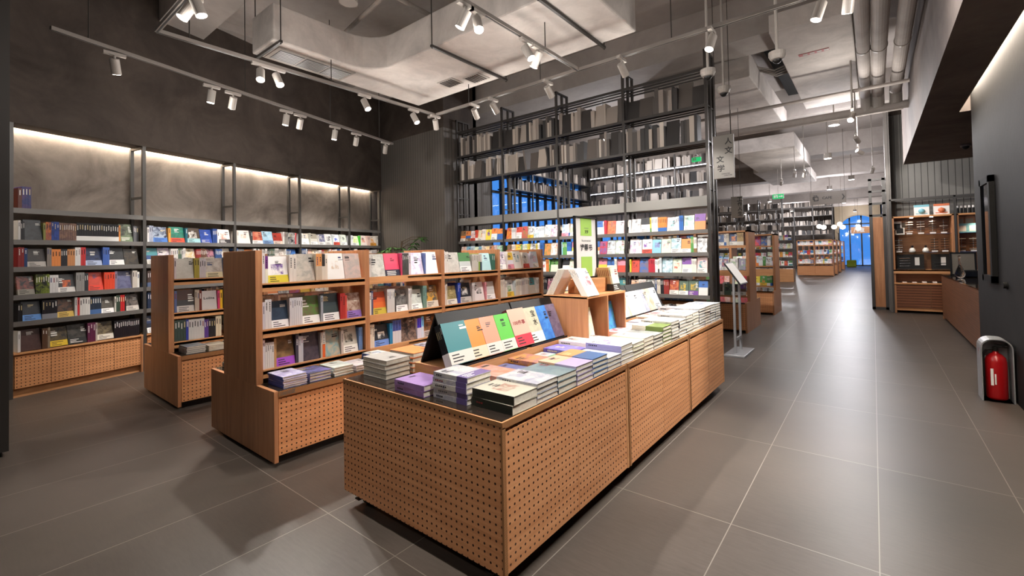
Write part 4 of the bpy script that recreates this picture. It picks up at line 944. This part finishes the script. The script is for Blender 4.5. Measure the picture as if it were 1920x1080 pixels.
def hang_sign(lab, x0, x1, y, z0_, z1_, texts, mat='sign_grey', rods=True):
    t = Thing('hanging_sign', lab, 'sign', ((x0+x1)/2, y, z0_), 0, 'grey hanging signs')
    p = t.part('board', B(x0, x1, y, y+.03, z0_, z1_), mat, w=True, bevel=.003)
    m = MB()
    for body, size, x, z_ in texts: put_text(m, body, size, x, y-.002, z_)
    t.part('lettering', m, 'ink', parent=p, w=True)
    if rods:
        for x in (x0+.04, x1-.04): t.part('wire', MB().cyl((x, y+.015, z1_), (x, y+.015, roof(x, y)), .005, 6), 'steel_dark', w=True)
    return t, p
Z = lambda z0_, z1_, f: z1_-(z1_-z0_)*f
y_, a_, b_ = 6.75, 2.52, 3.13
t, p = hang_sign('tall grey hanging sign with black Chinese lettering at the end of the tall bookshelf', -1.76, -1.487, y_, a_, b_,
  [('人', .092, -1.555, Z(a_, b_, .15)), ('文', .10, -1.555, Z(a_, b_, .36)), ('文', .10, -1.668, Z(a_, b_, .55)), ('学', .10, -1.66, Z(a_, b_, .76)), ('HUMANITIES/', .014, -1.60, Z(a_, b_, .895)), ('LITERATURE', .014, -1.57, Z(a_, b_, .935))])
y_, a_, b_ = 10.0, 2.17, 2.61
hang_sign('smaller grey hanging sign with four vertical black characters further down the aisle', -2.29, -2.07, y_, a_, b_,
  [(c_, .085, -2.12, Z(a_, b_, .14+.22*i)) for i, c_ in enumerate('工作人生')])
t, p = hang_sign('wide taupe hanging cafe sign with cup symbol and arrow over the far aisle', -1.64, -.645, 18.0, 2.98, 3.38, [('CAFE', .085, -1.16, 3.19)], 'sign_taupe')
m = MB(); y = 17.995
m.box(-1.56, -1.40, y, y+.004, 3.22, 3.245).box(-1.53, -1.40, y, y+.004, 3.10, 3.125).box(-1.53, -1.505, y, y+.004, 3.10, 3.24).box(-1.42, -1.40, y, y+.004, 3.10, 3.24).box(-1.56, -1.5, y, y+.004, 3.155, 3.175).box(-1.56, -1.54, y, y+.004, 3.155, 3.24).box(-1.54, -1.44, y, y+.004, 3.27, 3.29).box(-1.45, -1.43, y, y+.004, 3.25, 3.29)
m.prism([(-.76, 3.28), (-.73, 3.28), (-.685, 3.19), (-.73, 3.10), (-.76, 3.10), (-.715, 3.19)], y, y+.004, 'y')
t.part('symbols', m, 'ink', parent=p, w=True)
for n, (x, y, z_) in enumerate(((-2.75, 9.3, 3.35), (-2.55, 17.8, 3.35))):
    t = Thing('exit_sign', ['green running-man exit sign seen through the tall bookshelf', 'green exit sign with arrow over the far aisle'][n], 'exit sign', (x, y, z_), 0, 'green exit signs')
    k_ = .52 if n == 0 else 1
    p = t.part('box', B(-.17*k_, .17*k_, 0, .04, -.08*k_, .08*k_), 'exit_glow'); m = MB(); m.M = Matrix.Scale(k_, 4)
    if n: m.prism([(.02, -.012), (.1, -.012), (.1, -.04), (.15, 0), (.1, .04), (.1, .012), (.02, .012)], -.004, 0, 'y')
    m.box(-.13, -.10, -.004, 0, -.05, .05).box(-.04, -.01, -.004, 0, -.05, .05).box(-.13, -.01, -.004, 0, .04, .055).ball((-.07, -.001, .025), .013, 0, 8).box(-.085, -.055, -.004, 0, -.03, .012)
    t.part('symbol', m, 'white_print', parent=p); t.part('wire', MB().cyl((0, .02, .08), (0, .02, roof(x, y)-z_), .006, 6), 'white_paint')
def gondola(lab, xr, y0, length, depth, ht, nb, pal, seed, vis=0, base=.545, group='wooden shelves down the aisle'):
    """double-sided wooden shelf whose open face looks back down the aisle"""
    t = Thing('wooden_shelf', lab, 'bookcase', (xr-length/2, y0+depth/2, 0), 0, group); x0 = xr-length; r = random.Random(seed)
    t.part('base_carcass', B(x0+.02, xr-.03, y0+.02, y0+depth-.02, .04, base-.02), 'wood_shelf', w=True)
    t.part('base_end_panel', B(xr-.03, xr, y0, y0+depth, 0, base), 'wood_end', w=True)
    bl = length/nb
    for k in range(nb): t.part('door', B(x0+k*bl+.005, x0+(k+1)*bl-.03, y0, y0+.02, .06, base-.05), 'wood_perforated', w=True)
    t.part('base_top', B(x0, xr-.03, y0, y0+depth, base-.02, base), 'table_glass', w=True)
    yi = y0+.3 if depth > 1 else y0+.02
    dd = .6 if depth > 1 else depth-.04
    for k in range(nb+1): t.part('upright', B(max(x0, x0+k*bl-.05), max(x0, x0+k*bl-.05)+.05, yi, yi+dd, base, ht), 'wood_end', w=True)
    zs = [base+.1+i*(ht-base-.38)/2 for i in range(3)] if ht-base > .8 else [base+.02, base+.34]
    for k in range(nb):
        xa, xb = x0+k*bl, x0+(k+1)*bl-.05
        for i, z_ in enumerate(zs):
            t.part('shelf', B(xa, xb, yi+.01, yi+dd*.48, z_-.03, z_), 'wood_shelf', w=True)
            row(Matrix.Translation((0, yi+.02, 0)), xa+.02, xb-.02, z_, rnd_toks(r, pal, bl), f"{BL[i]} shelf of aisle shelf {seed}", 'books on the aisle shelves', vis, seed=seed)
    t.part('top_board', B(x0, xr, yi, yi+dd, ht-.03, ht), 'wood_shelf', w=True)
gondola('wooden shelf end nearest along the aisle, behind the information stand', -1.835, 8.95, 1.9, 1.23, 1.88, 2, 'mixed', 3)
gondola('second wooden shelf along the aisle, behind the nearest one', -1.83, 11.74, 1.9, 1.03, 1.88, 2, 'bright', 5)
gondola('low wooden shelf with two open bays far down the aisle', -1.70, 29.5, 1.7, .6, 2.0, 2, 'bright', 7, base=.6)
gondola('wooden shelf just behind the far two-bay shelf', -1.64, 31.5, 1.7, .8, 2.0, 2, 'bright', 8, base=.6)
gondola('third wooden shelf end far down the aisle', -1.62, 34.5, 1.7, .8, 2.0, 2, 'bright', 9, base=.6)
gondola('last wooden shelf end far down the aisle, before the green ottoman', -1.6, 38.5, 1.7, .8, 2.0, 2, 'bright', 10, base=.6)
# steel shelf with low wooden base on the left of the aisle
def steel_unit(lab, x0, x1, y, z_list, posts, pal, seed, dummy=False, base=0, ztop=None, glow=False):
    t = Thing('steel_bookshelf', lab, 'bookshelf', ((x0+x1)/2, y, 0), 0, 'distant steel bookshelves'); r = random.Random(seed); ztop = ztop or z_list[-1]+.45
    if base: t.part('base_cabinet', B(x0, x1, y-.1, y+.5, 0, base), 'wood_shelf', w=True)
    n = max(2, posts); bl = (x1-x0)/(n-1)
    for k in range(n):
        for yy in (y, y+.36): t.part('post', B(x0+k*bl-.02, x0+k*bl+.02, yy, yy+.04, 0, ztop), 'steel_frame', w=True)
    for z_ in z_list:
        t.part('shelf', B(x0, x1, y, y+.4, z_-.035, z_), 'steel_shelf', w=True)
        if glow: t.part('shelf_light', B(x0, x1, y+.03, y+.05, z_-.045, z_-.036), 'strip_cool', w=True)
        for k in range(n-1):
            xa, xb = x0+k*bl+.03, x0+(k+1)*bl-.03
            if dummy: dummies(Matrix.Translation((0, y, 0)), xa, xb, z_, .36, '', None, r.randint(0, 9999), False, DM, pale=.35)
            else: row(Matrix.Translation((0, y+.02, 0)), xa, xb, z_, rnd_toks(r, pal, bl), 'steel shelf', '', 0, seed=seed)
steel_unit('steel bookshelf with bright books on a low base, left of the far aisle', -6.2, -2.93, 24.2, [.75, 1.15, 1.55, 1.95], 4, 'bright', 41, base=.6)
steel_unit('wide steel wall of grey dummy volumes at the far end, left of the slatted arch', -12, -2.3, 40.0, [2.6, 3.3, 4.0, 4.7], 9, 'bright', 43, True, ztop=5.3)
steel_unit('wide steel wall of grey dummy volumes halfway down the shop', -6.75, -3.6, 26.0, [2.5, 3.05, 3.6], 4, 'bright', 44, True, ztop=4.1)
steel_unit('lit steel shelf of grey dummy volumes behind the tall bookshelf', -7.7, -3.75, 13.8, [3.05, 3.58, 4.12], 5, 'bright', 45, True, ztop=4.5, glow=True)
m = MB()
t = Thing('steel_bookshelf', 'dark steel shelf of dummy volumes above the blue windows, behind the tall bookshelf', 'bookshelf', (-7.8, 11.4, 0), PI/2, 'distant steel bookshelves')
for k in range(5): t.part('post', B(-7.62, -7.58, 9.2+k*1.1, 9.24+k*1.1, 0, 4.4), 'steel_dark', w=True)
for z_ in (3.3, 3.8):
    t.part('shelf', B(-7.95, -7.58, 9.2, 13.7, z_-.03, z_), 'steel_dark', w=True)
    dummies(Matrix.Translation((-7.62, 0, 0)) @ RZ(PI/2), 9.3, 13.6, z_, .36, '', None, int(z_*100), False, DM)
# lower rows of bright books behind the tall bookshelf
o = DM.build('distant_dummy_books', ['tint', 'page_edges']); tag(o, 'grey and beige dummy volumes filling the distant high steel shelves', 'dummy books', None, 'stuff')
# children's corner at the far end
ar = MB(); n = 40; xa, xb, cxx, rr, zc = -2.35, .45, -.85, 1.35, 2.75
for i in range(34):
    x = xa+(xb-xa)*i/33; dz = math.sqrt(max(0, rr*rr-(x-cxx)**2)); zb = zc+dz if abs(x-cxx) < rr else 2.0
    if zb < 5.3: ar.box(x-.028, x+.028, 44.0, 44.06, zb, 5.395).box(x-.04, x+.045, 44.065, 44.08, zb, 5.395)
t = Thing('slatted_arch', 'pale wooden slatted screen with an arch at the far end of the shop', 'screen', (cxx, 44, 0))
t.part('slats', ar, 'pale_slats', w=True)
am = MB(); pts = [(cxx+rr*math.cos(a), 44.0, zc+rr*math.sin(a)) for a in [PI*i/24 for i in range(25)]]; am.tube(pts, .05, 6); t.part('arch_rim', am, 'pale_slats', w=True)
t.part('sign_board', B(-1.35, .3, 43.95, 44, 2.65, 3.15), 'wood_shelf', w=True)
m = MB(); put_text(m, '儿童', .36, -.85, 43.94, 2.9); t.part('lettering', m, 'white_print', w=True)
solo('ottoman', B(-1.72, -1.1, 44.6, 45.2, 0, .55), 'olive_fabric', 'olive green cube ottoman before the blue glass wall', 'ottoman', (-1.4, 44.9, 0), bevel=.06)
for n, (x, y, z_) in enumerate(((-2.1, 38, 3.0), (-1.8, 38.4, 3.2), (-1.6, 37.6, 2.95), (-.8, 40, 2.9), (-2.6, 36.5, 2.95), (-2.9, 37.2, 3.05))):
    t = Thing('globe_lamp', f"small glowing globe pendant, {ordn(n)} of the cluster over the far aisle", 'lamp', (x, y, z_), 0, 'globe pendants')
    t.part('globe', MB().ball((0, 0, 0), .16, 0, 14), 'globe_glow', smooth=True); t.part('cord', MB().cyl((0, 0, .15), (0, 0, CEIL-z_), .008, 6), 'black_metal')
for n, (x, y, e) in enumerate(((-1.0, 16.3, 260), (-.6, 22, 350), (-1.5, 24.9, 350), (-1.2, 27.5, 450), (-4.5, 28.5, 450), (-1.3, 33, 450), (-4.5, 37, 600), (-1.0, 41.5, 500), (-5.6, 12.2, 260), (-7.5, 37, 600), (-5.0, 9.7, 260), (-.6, 12.0, 240))):
    t = Thing('added_ceiling_lamp', f"added round white ceiling lamp, {ordn(n)} along the far part of the shop", 'lamp', (x, y, 4.2), 0, 'added far lamps')
    t.part('housing', MB().cyl((0, 0, .0), (0, 0, .16), .1, 16), 'white_paint'); t.part('lens', MB().cyl((0, 0, -.004), (0, 0, -.001), .085, 16), 'lamp_glow'); t.part('rod', MB().cyl((0, 0, .16), (0, 0, CEIL-4.2), .012, 6), 'white_paint')
    l = bpy.data.lights.new('fill_lamp', 'POINT'); l.energy = e*.38; l.shadow_soft_size = .1; l.color = (.96, .95, 1)  # bare point light, added to brighten the far shelves and ceiling
    o = bpy.data.objects.new('fill_lamp', l); COL.objects.link(o); o.parent = t.o; o.location = (0, 0, -.12)

# ---------------------------------------------------------------- right side: column, display cabinets, counter, wall
t = Thing('framed_column', 'narrow steel frame with a tall wooden panel at the aisle end of the display wall', 'frame', (.1, 14.1, 0))
for x in (-.06, .20): t.part('post', B(x, x+.065, 14.0, 14.06, 0, 3.2), 'steel_frame', w=True)
t.part('rear_post', B(-.06, -.01, 14.5, 14.55, 0, 3.2), 'steel_frame', w=True)
t.part('wood_panel', B(.0, .2, 14.02, 14.05, .06, 2.24), 'wood_end', w=True)
t.part('foot_rail', B(-.06, .265, 14.0, 14.06, 0, .06), 'steel_frame', w=True)
for z_ in (2.26, 2.55, 2.85, 3.14): t.part('rung', B(-.06, .265, 14.0, 14.05, z_, z_+.05), 'steel_frame', w=True)
struct('wall_display_corner', B(.27, .36, 13.5, 14.1, 0, 4.66), 'slat_panel')
CY0 = 13.47
def cabinet(lab, x0, x1, door=True):
    t = Thing('display_cabinet', lab, 'cabinet', ((x0+x1)/2, CY0, 0), 0, 'lit display cabinets')
    for x in (x0, x1-.035): t.part('side_panel', B(x, x+.035, CY0, CY0+.45, 0, 2.2), 'wood_end', w=True)
    t.part('top_panel', B(x0, x1, CY0, CY0+.45, 2.17, 2.205), 'wood_shelf', w=True); t.part('back_panel', B(x0, x1, CY0+.43, CY0+.45, 0, 2.2), 'wood_dark', w=True)
    t.part('desk_board', B(x0, x1, CY0-.03, CY0+.45, .955, .985).box(x0, x1, CY0-.03, CY0-.015, .90, .985), 'wood_shelf', w=True); t.part('niche_board', B(x0, x1, CY0-.02, CY0+.45, .66, .69), 'wood_shelf', w=True)
    for z_ in (1.38, 1.79): t.part('glass_shelf', B(x0+.035, x1-.035, CY0+.05, CY0+.43, z_-.012, z_), 'shelf_glass', w=True)
    t.part('carcass', B(x0+.035, x1-.035, CY0+.02, CY0+.43, .06, .66), 'wood_shelf', w=True)
    xm = x0+(x1-x0)*.6
    for a, b in ((x0+.037, xm-.003), (xm+.003, x1-.037)): t.part('drawer_front', B(a, b, CY0, CY0+.02, .12, .64), 'wood_ribbed', w=True)
    for x in (x0+.35, x1-.35):
        t.part('downlight', MB().cyl((x, CY0+.15, 2.169), (x, CY0+.15, 2.16), .03, 12), 'lamp_glow', w=True)
        l = bpy.data.lights.new('cabinet_lamp', 'SPOT'); l.energy = 13; l.spot_size = rad(110); l.spot_blend = .8; l.shadow_soft_size = .03; l.color = (1, .78, .55)
        o = bpy.data.objects.new('cabinet_lamp', l); COL.objects.link(o); o.parent = t.o; o.location = (x-(x0+x1)/2, .15, 2.14)
    t.part('niche_light', B(x0+.05, x1-.05, CY0+.02, CY0+.03, .945, .953), 'globe_glow', w=True)
cabinet('warm lit wooden display cabinet of pens beside the aisle', .352, 1.393); cabinet('second lit wooden display cabinet, partly behind the dark wall', 1.43, 2.5)
t = Thing('steel_ladder_frame', 'dark steel frame with top rail around the display cabinets', 'frame', (.9, CY0, 0))
for x in (.315, 1.395): t.part('post', B(x, x+.035, CY0-.02, CY0+.02, 0, 2.6), 'steel_frame', w=True)
t.part('top_rail', B(.315, 2.5, CY0-.02, CY0+.02, 2.57, 2.61), 'steel_frame', w=True); t.part('rear_rail', B(.315, 2.5, CY0+.38, CY0+.42, 2.57, 2.61), 'steel_frame', w=True)
for n, (x, c1, c2) in enumerate(((.88, 'teal_print', 'pale blue'), (1.21, 'orange_print', 'orange'))):
    t = Thing('gift_box', f"white gift box with {c2} print on top of the display cabinet", 'box', (x, CY0+.1, 2.206), 0, 'gift boxes')
    p = t.part('carton', B(-.13, .13, 0, .1, 0, .24), 'paper_white'); t.part('print', B(-.13, .13, -.002, 0, .19, .24).ball((0, .0, .1), .06, 0, 12, 1).box(-.1, .1, -.0015, 0, .03, .05), c1, parent=p)
for n in range(7):
    t = Thing('small_bottle', f"small dark bottle with white label, {ordn(n)} of the row on the second cabinet", 'bottle', (1.47+n*.06, CY0+.1, 2.206), 0, 'bottles on the second cabinet')
    t.part('body', MB().lathe((0, 0, 0), [(.02, 0), (.02, .11), (.009, .14), (.009, .17)], 10), 'black_metal'); t.part('paper_label', MB().cyl((0, 0, .12), (0, 0, .165), .02, 10), 'paper_white')
r = random.Random(8)
# pen stands: a clear upright with a column of pens across it
for n, (x, z_) in enumerate([(.66, 1.79), (.86, 1.79), (1.06, 1.79), (1.24, 1.79), (.47, 1.38), (1.08, 1.38), (1.25, 1.38), (1.52, 1.38), (1.70, 1.38), (1.95, 1.38)]):
    t = Thing('pen_stand', f"clear stand with a column of pens, {ordn(n)} inside the lit cabinets", 'pen stand', (x, CY0+.2, z_+.0015), 0, 'pen stands in the cabinets')
    t.part('stand', B(-.006, .006, 0, .006, 0, .3).box(-.035, .035, -.05, .01, 0, .005), 'white_paint')
    for k in range(5): t.part('pen', MB().cyl((-.065, -.012, .05+k*.055), (.065, -.012, .055+k*.055), .009, 8), r.choice(['chrome', 'white_paint', 'black_metal', 'chrome']))
    t.part('price_tag', B(-.05, .05, -.055, -.052, 0, .03), 'paper_white')
for n, (x, z_, k) in enumerate([(.45, 1.90, 0), (.55, 1.92, 1), (.50, 1.79, 2), (.70, 1.38, 3), (.93, 1.38, 3), (1.52, 1.95, 1), (1.68, 1.95, 1), (1.55, 1.79, 4), (1.72, 1.79, 4)]):
    if k == 3:
        t = Thing('ink_bottle', f"small clear ink bottle on the lower glass shelf, {'left' if n == 3 else 'right'} of the pair", 'bottle', (x, CY0+.2, z_+.0015), 0, 'ink bottles')
        t.part('glass', MB().lathe((0, 0, 0), [(.05, 0), (.06, .03), (.045, .08), (.022, .1)], 12), 'porcelain'); t.part('cap', MB().cyl((0, 0, .1), (0, 0, .15), .026, 10), 'chrome')
    else:
        t = Thing('framed_print', f"small {['pale', 'gilt-brown', 'grey', '', 'turquoise'][k]} framed print, {ordn(n)} in the lit cabinets", 'picture', (x, CY0+(.413 if z_ > 1.9 else .3), z_+.002), 0, 'small framed prints')
        t.part('frame', B(-.085, .085, 0, .015, 0, .2 if k != 2 else .16), ['paper_white', 'wood_end', 'porcelain', '', 'teal_print'][k]); t.part('picture', B(-.06, .06, -.002, 0, .03, .15), ['ink', 'art_print', 'ink', '', 'paper_white'][k])
for n, (x0, x1) in enumerate(((.42, .90), (1.02, 1.34))):
    t = Thing('pen_case', ['wide open black pen case on the cabinet desk', 'smaller open black pen case on the cabinet desk'][n], 'case', ((x0+x1)/2, CY0+.2, .986), 0, 'black pen cases')
    p = t.part('lid', B(x0, x1, CY0+.25, CY0+.27, .99, 1.33), 'black_board', w=True); t.part('tray', B(x0, x1, CY0+.05, CY0+.27, .986, 1.01), 'black_board', w=True)
    for k in range(4 if n == 0 else 2): t.part('pen', MB().cyl((x0+.05, CY0+.245, 1.06+k*.06), (x0+.24, CY0+.245, 1.065+k*.06), .007, 8), 'chrome', parent=p, w=True)
    t.part('card', B(x1-.16, x1-.08, CY0+.243, CY0+.249, 1.08, 1.26), 'paper_white', parent=p, w=True)
for n in range(9):
    solo('notebook', B(.42+n*.085, .49+n*.085, CY0+.02, CY0+.2, .691, .705+.012*(n > 4)), 'paper_white' if n % 2 else 'black_board', f"{'white' if n % 2 else 'black'} notebook, {ordn(n)} from left in the lit niche of the cabinet", 'notebook', (.45+n*.085, CY0+.1, .691), 'notebooks in the lit niche')
t = Thing('service_counter', 'long dark wooden service counter on the right of the aisle', 'counter', (1.4, 10.6, 0))
t.part('front_panel', B(1.098, 1.12, 8.3, 12.78, .06, .9), 'wood_counter', w=True); t.part('carcass', B(1.12, 1.75, 8.32, 12.76, .06, .89), 'wood_shelf', w=True)
t.part('end_panel', B(1.098, 1.75, 12.76, 12.785, .0, .9), 'wood_end', w=True); t.part('worktop', B(1.09, 1.77, 8.3, 12.79, .9, .918), 'table_glass', w=True); t.part('plinth', B(1.2, 1.7, 8.35, 12.7, 0, .06), 'black_metal', w=True)
t = Thing('photo_frame', 'black frame with beige mount standing on the service counter', 'frame', (1.38, 12.3, .919))
m = MB(); m.M = Matrix.Translation((1.38, 12.3, .919)) @ RX(-.1)
f_ = MB(); f_.M = m.M; f_.box(-.19, -.16, 0, .02, 0, .46).box(.16, .19, 0, .02, 0, .46).box(-.19, .19, 0, .02, 0, .03).box(-.19, .19, 0, .02, .43, .46); m.box(-.16, .16, .005, .015, .03, .43)
t.part('frame', f_, 'black_metal', w=True); t.part('mount', m, 'art_print', w=True)
t = Thing('glass_carafe', 'tall clear glass carafe on the service counter', 'carafe', (1.22, 11.3, .919)); t.part('glass', MB().lathe((0, 0, 0), [(.06, 0), (.075, .08), (.05, .16), (.018, .24), (.018, .36), (.024, .37)], 16), 'clear_glass', smooth=True); t.part('stopper', MB().ball((0, 0, .39), .024, 0, 10), 'clear_glass', smooth=True)
t = Thing('coffee_machine', 'low black machine on the service counter behind the carafe', 'machine', (1.35, 11.7, .919)); t.part('body', B(-.12, .14, -.15, .15, 0, .13), 'black_metal', bevel=.02); t.part('dial', MB().cyl((-.121, 0, .07), (-.13, 0, .07), .03, 12), 'chrome')
t = Thing('wall_mirror', 'tall narrow dark mirror in a black frame on the right wall', 'mirror', (1.03, 7.0, 1.12))
t.part('frame', B(.985, 1.029, 6.85, 6.93, 1.1, 2.25).box(.985, 1.029, 7.33, 7.41, 1.1, 2.25).box(.985, 1.029, 6.85, 7.41, 1.1, 1.17).box(.985, 1.029, 6.85, 7.41, 2.18, 2.25), 'frame_black', w=True); t.part('mirror_glass', B(1.0, 1.028, 6.92, 7.34, 1.16, 2.19), 'mirror_dark', w=True)
t = Thing('door_knob', 'round black knob on the dark right wall', 'knob', (1.03, 6.435, 1.104)); t.part('rose', MB().cyl((-.001, 0, 0), (-.012, 0, 0), .04, 18), 'frame_black'); t.part('knob', MB().cyl((-.012, 0, 0), (-.035, 0, 0), .032, 18), 'frame_black')
struct('door_1', B(1.0275, 1.0295, 4.9, 6.55, 0, 2.15), 'concrete_dark_shade')
# extinguisher and its case
t = Thing('extinguisher_case', 'brushed steel fire extinguisher case with rounded top against the right wall', 'case', (.91, 6.3, 0))
def arch(x0, x1, h, r): return [(x0, 0), (x1, 0), (x1, h-r)]+[(x1-r+r*math.cos(a), h-r+r*math.sin(a)) for a in [PI/2*i/6 for i in range(1, 7)]]+[(x0+r-r*math.sin(a), h-r+r*math.cos(a)) for a in [PI/2*i/6 for i in range(7)]]
o_ = arch(.79, 1.012, .60, .09); i_ = arch(.80, 1.002, .59, .082)
m = MB(); n = len(o_); vs = [(x, 6.2, z) for x, z in o_]+[(x, 6.42, z) for x, z in o_]+[(x, 6.2, z) for x, z in i_]+[(x, 6.42, z) for x, z in i_]
m.add(vs, [(i, (i+1) % n, n+(i+1) % n, n+i) for i in range(n)]+[(2*n+i, 3*n+i, 3*n+(i+1) % n, 2*n+(i+1) % n) for i in range(n)]+[(i, 2*n+i, 2*n+(i+1) % n, (i+1) % n) for i in range(n)])
t.part('shell', m, 'brushed_steel', w=True); bk = MB().prism(i_, 6.40, 6.42, 'y'); t.part('back_plate', bk, 'brushed_steel', w=True)
m = MB(); m.M = Matrix.Translation((.789, 6.31, .46)) @ RZ(-PI/2); m.add([(-.02, 0, -.04), (-.012, 0, -.04), (.015, 0, .03), (.007, 0, .03)], [(0, 1, 2, 3)]).box(-.012, .012, -.0005, 0, .0, .008).box(-.004, .02, -.0005, 0, .022, .03); t.part('printed_mark', m, 'red_print', w=True)
e = Thing('fire_extinguisher', 'red fire extinguisher inside the steel case', 'extinguisher', (.905, 6.3, .012))
e.part('cylinder', MB().lathe((0, 0, 0), [(.07, 0), (.078, .02), (.078, .36), (.07, .4), (.045, .43), (.02, .445), (.02, .47)], 24), 'red_enamel', smooth=True)
v_ = e.part('valve', MB().cyl((0, 0, .46), (0, 0, .50), .022, 12), 'black_metal'); e.part('handle', B(-.01, .085, -.012, .012, .515, .53).box(-.01, .08, -.012, .012, .495, .505).prism([(.05, .50), (.085, .53), (.085, .545), (.04, .53)], -.01, .01, 'y'), 'black_metal', parent=v_)
e.part('hose', MB().tube([(-.02, 0, .48), (-.06, 0, .47), (-.085, 0, .42), (-.088, 0, .3), (-.086, 0, .2)], .011, 8), 'rubber')
m = MB(); m.M = Matrix.Translation((-.0, -.0792, .2)); 
m.box(-.05, -.03, 0, .001, -.06, .1).box(-.022, -.012, 0, .001, -.05, .05); e.part('printed_label', m, 'white_print')
# potted tree behind the islands
t = Thing('potted_tree', 'potted green tree with fingered leaves before the panelled corner wall', 'plant', (-8.1, 6.0, 0))
t.part('pot', MB().lathe((0, 0, 0), [(.15, 0), (.2, .35), (.21, .42), (.18, .42), (.18, .36)], 18), 'pot_grey'); t.part('soil', MB().cyl((0, 0, .34), (0, 0, .37), .175, 16), 'soil')
r = random.Random(14); br = MB().tube([(0, 0, .36), (.05, .0, .9), (.1, 0, 1.4), (.2, 0, 1.85)], .018, 7); lf = MB(); tips = []
for q in range(20):
    a = r.uniform(0, 2*PI); zz = r.uniform(1.25, 1.85); s0 = Vector((.07+.13*(zz-1.25)/.6, 0, zz)); e_ = s0+Vector((math.cos(a)*.25+(zz-1.62)*1.3, math.sin(a)*.25, r.uniform(.02, .2))); br.tube([s0, (s0+e_)/2+Vector((0, 0, .05)), e_], .007, 5); tips.append(e_)
for e_ in tips:
    for k in range(8):
        a = 2*PI*k/8+r.uniform(-.2, .2); d_ = Vector((math.cos(a), math.sin(a), r.uniform(-.55, .0))).normalized(); L = r.uniform(.13, .21); s_ = d_.cross(Vector((0, 0, 1))).normalized()*L*.17
        p0 = e_; p1 = e_+d_*L*.5; p2 = e_+d_*L+Vector((0, 0, -.03)); lf.add([p0, p1+s_, p2, p1-s_], [(0, 1, 2, 3)])
t.part('branches', br, 'bark'); t.part('leaves', lf, 'leaf')
# dark steel column at the left edge
t = Thing('steel_column', 'dark grey steel clad column at the left edge', 'column', (-5.7, .1, 0))
t.part('cladding', B(-6.0, -5.47, -.6, .30, .04, CEIL), 'steel_frame', w=True); t.part('corner_trim', B(-5.475, -5.415, -.6, .315, .04, CEIL), 'steel_dark', w=True); t.part('foot', B(-5.95, -5.44, -.55, .28, 0, .04), 'black_metal', w=True)
flush_books(318)
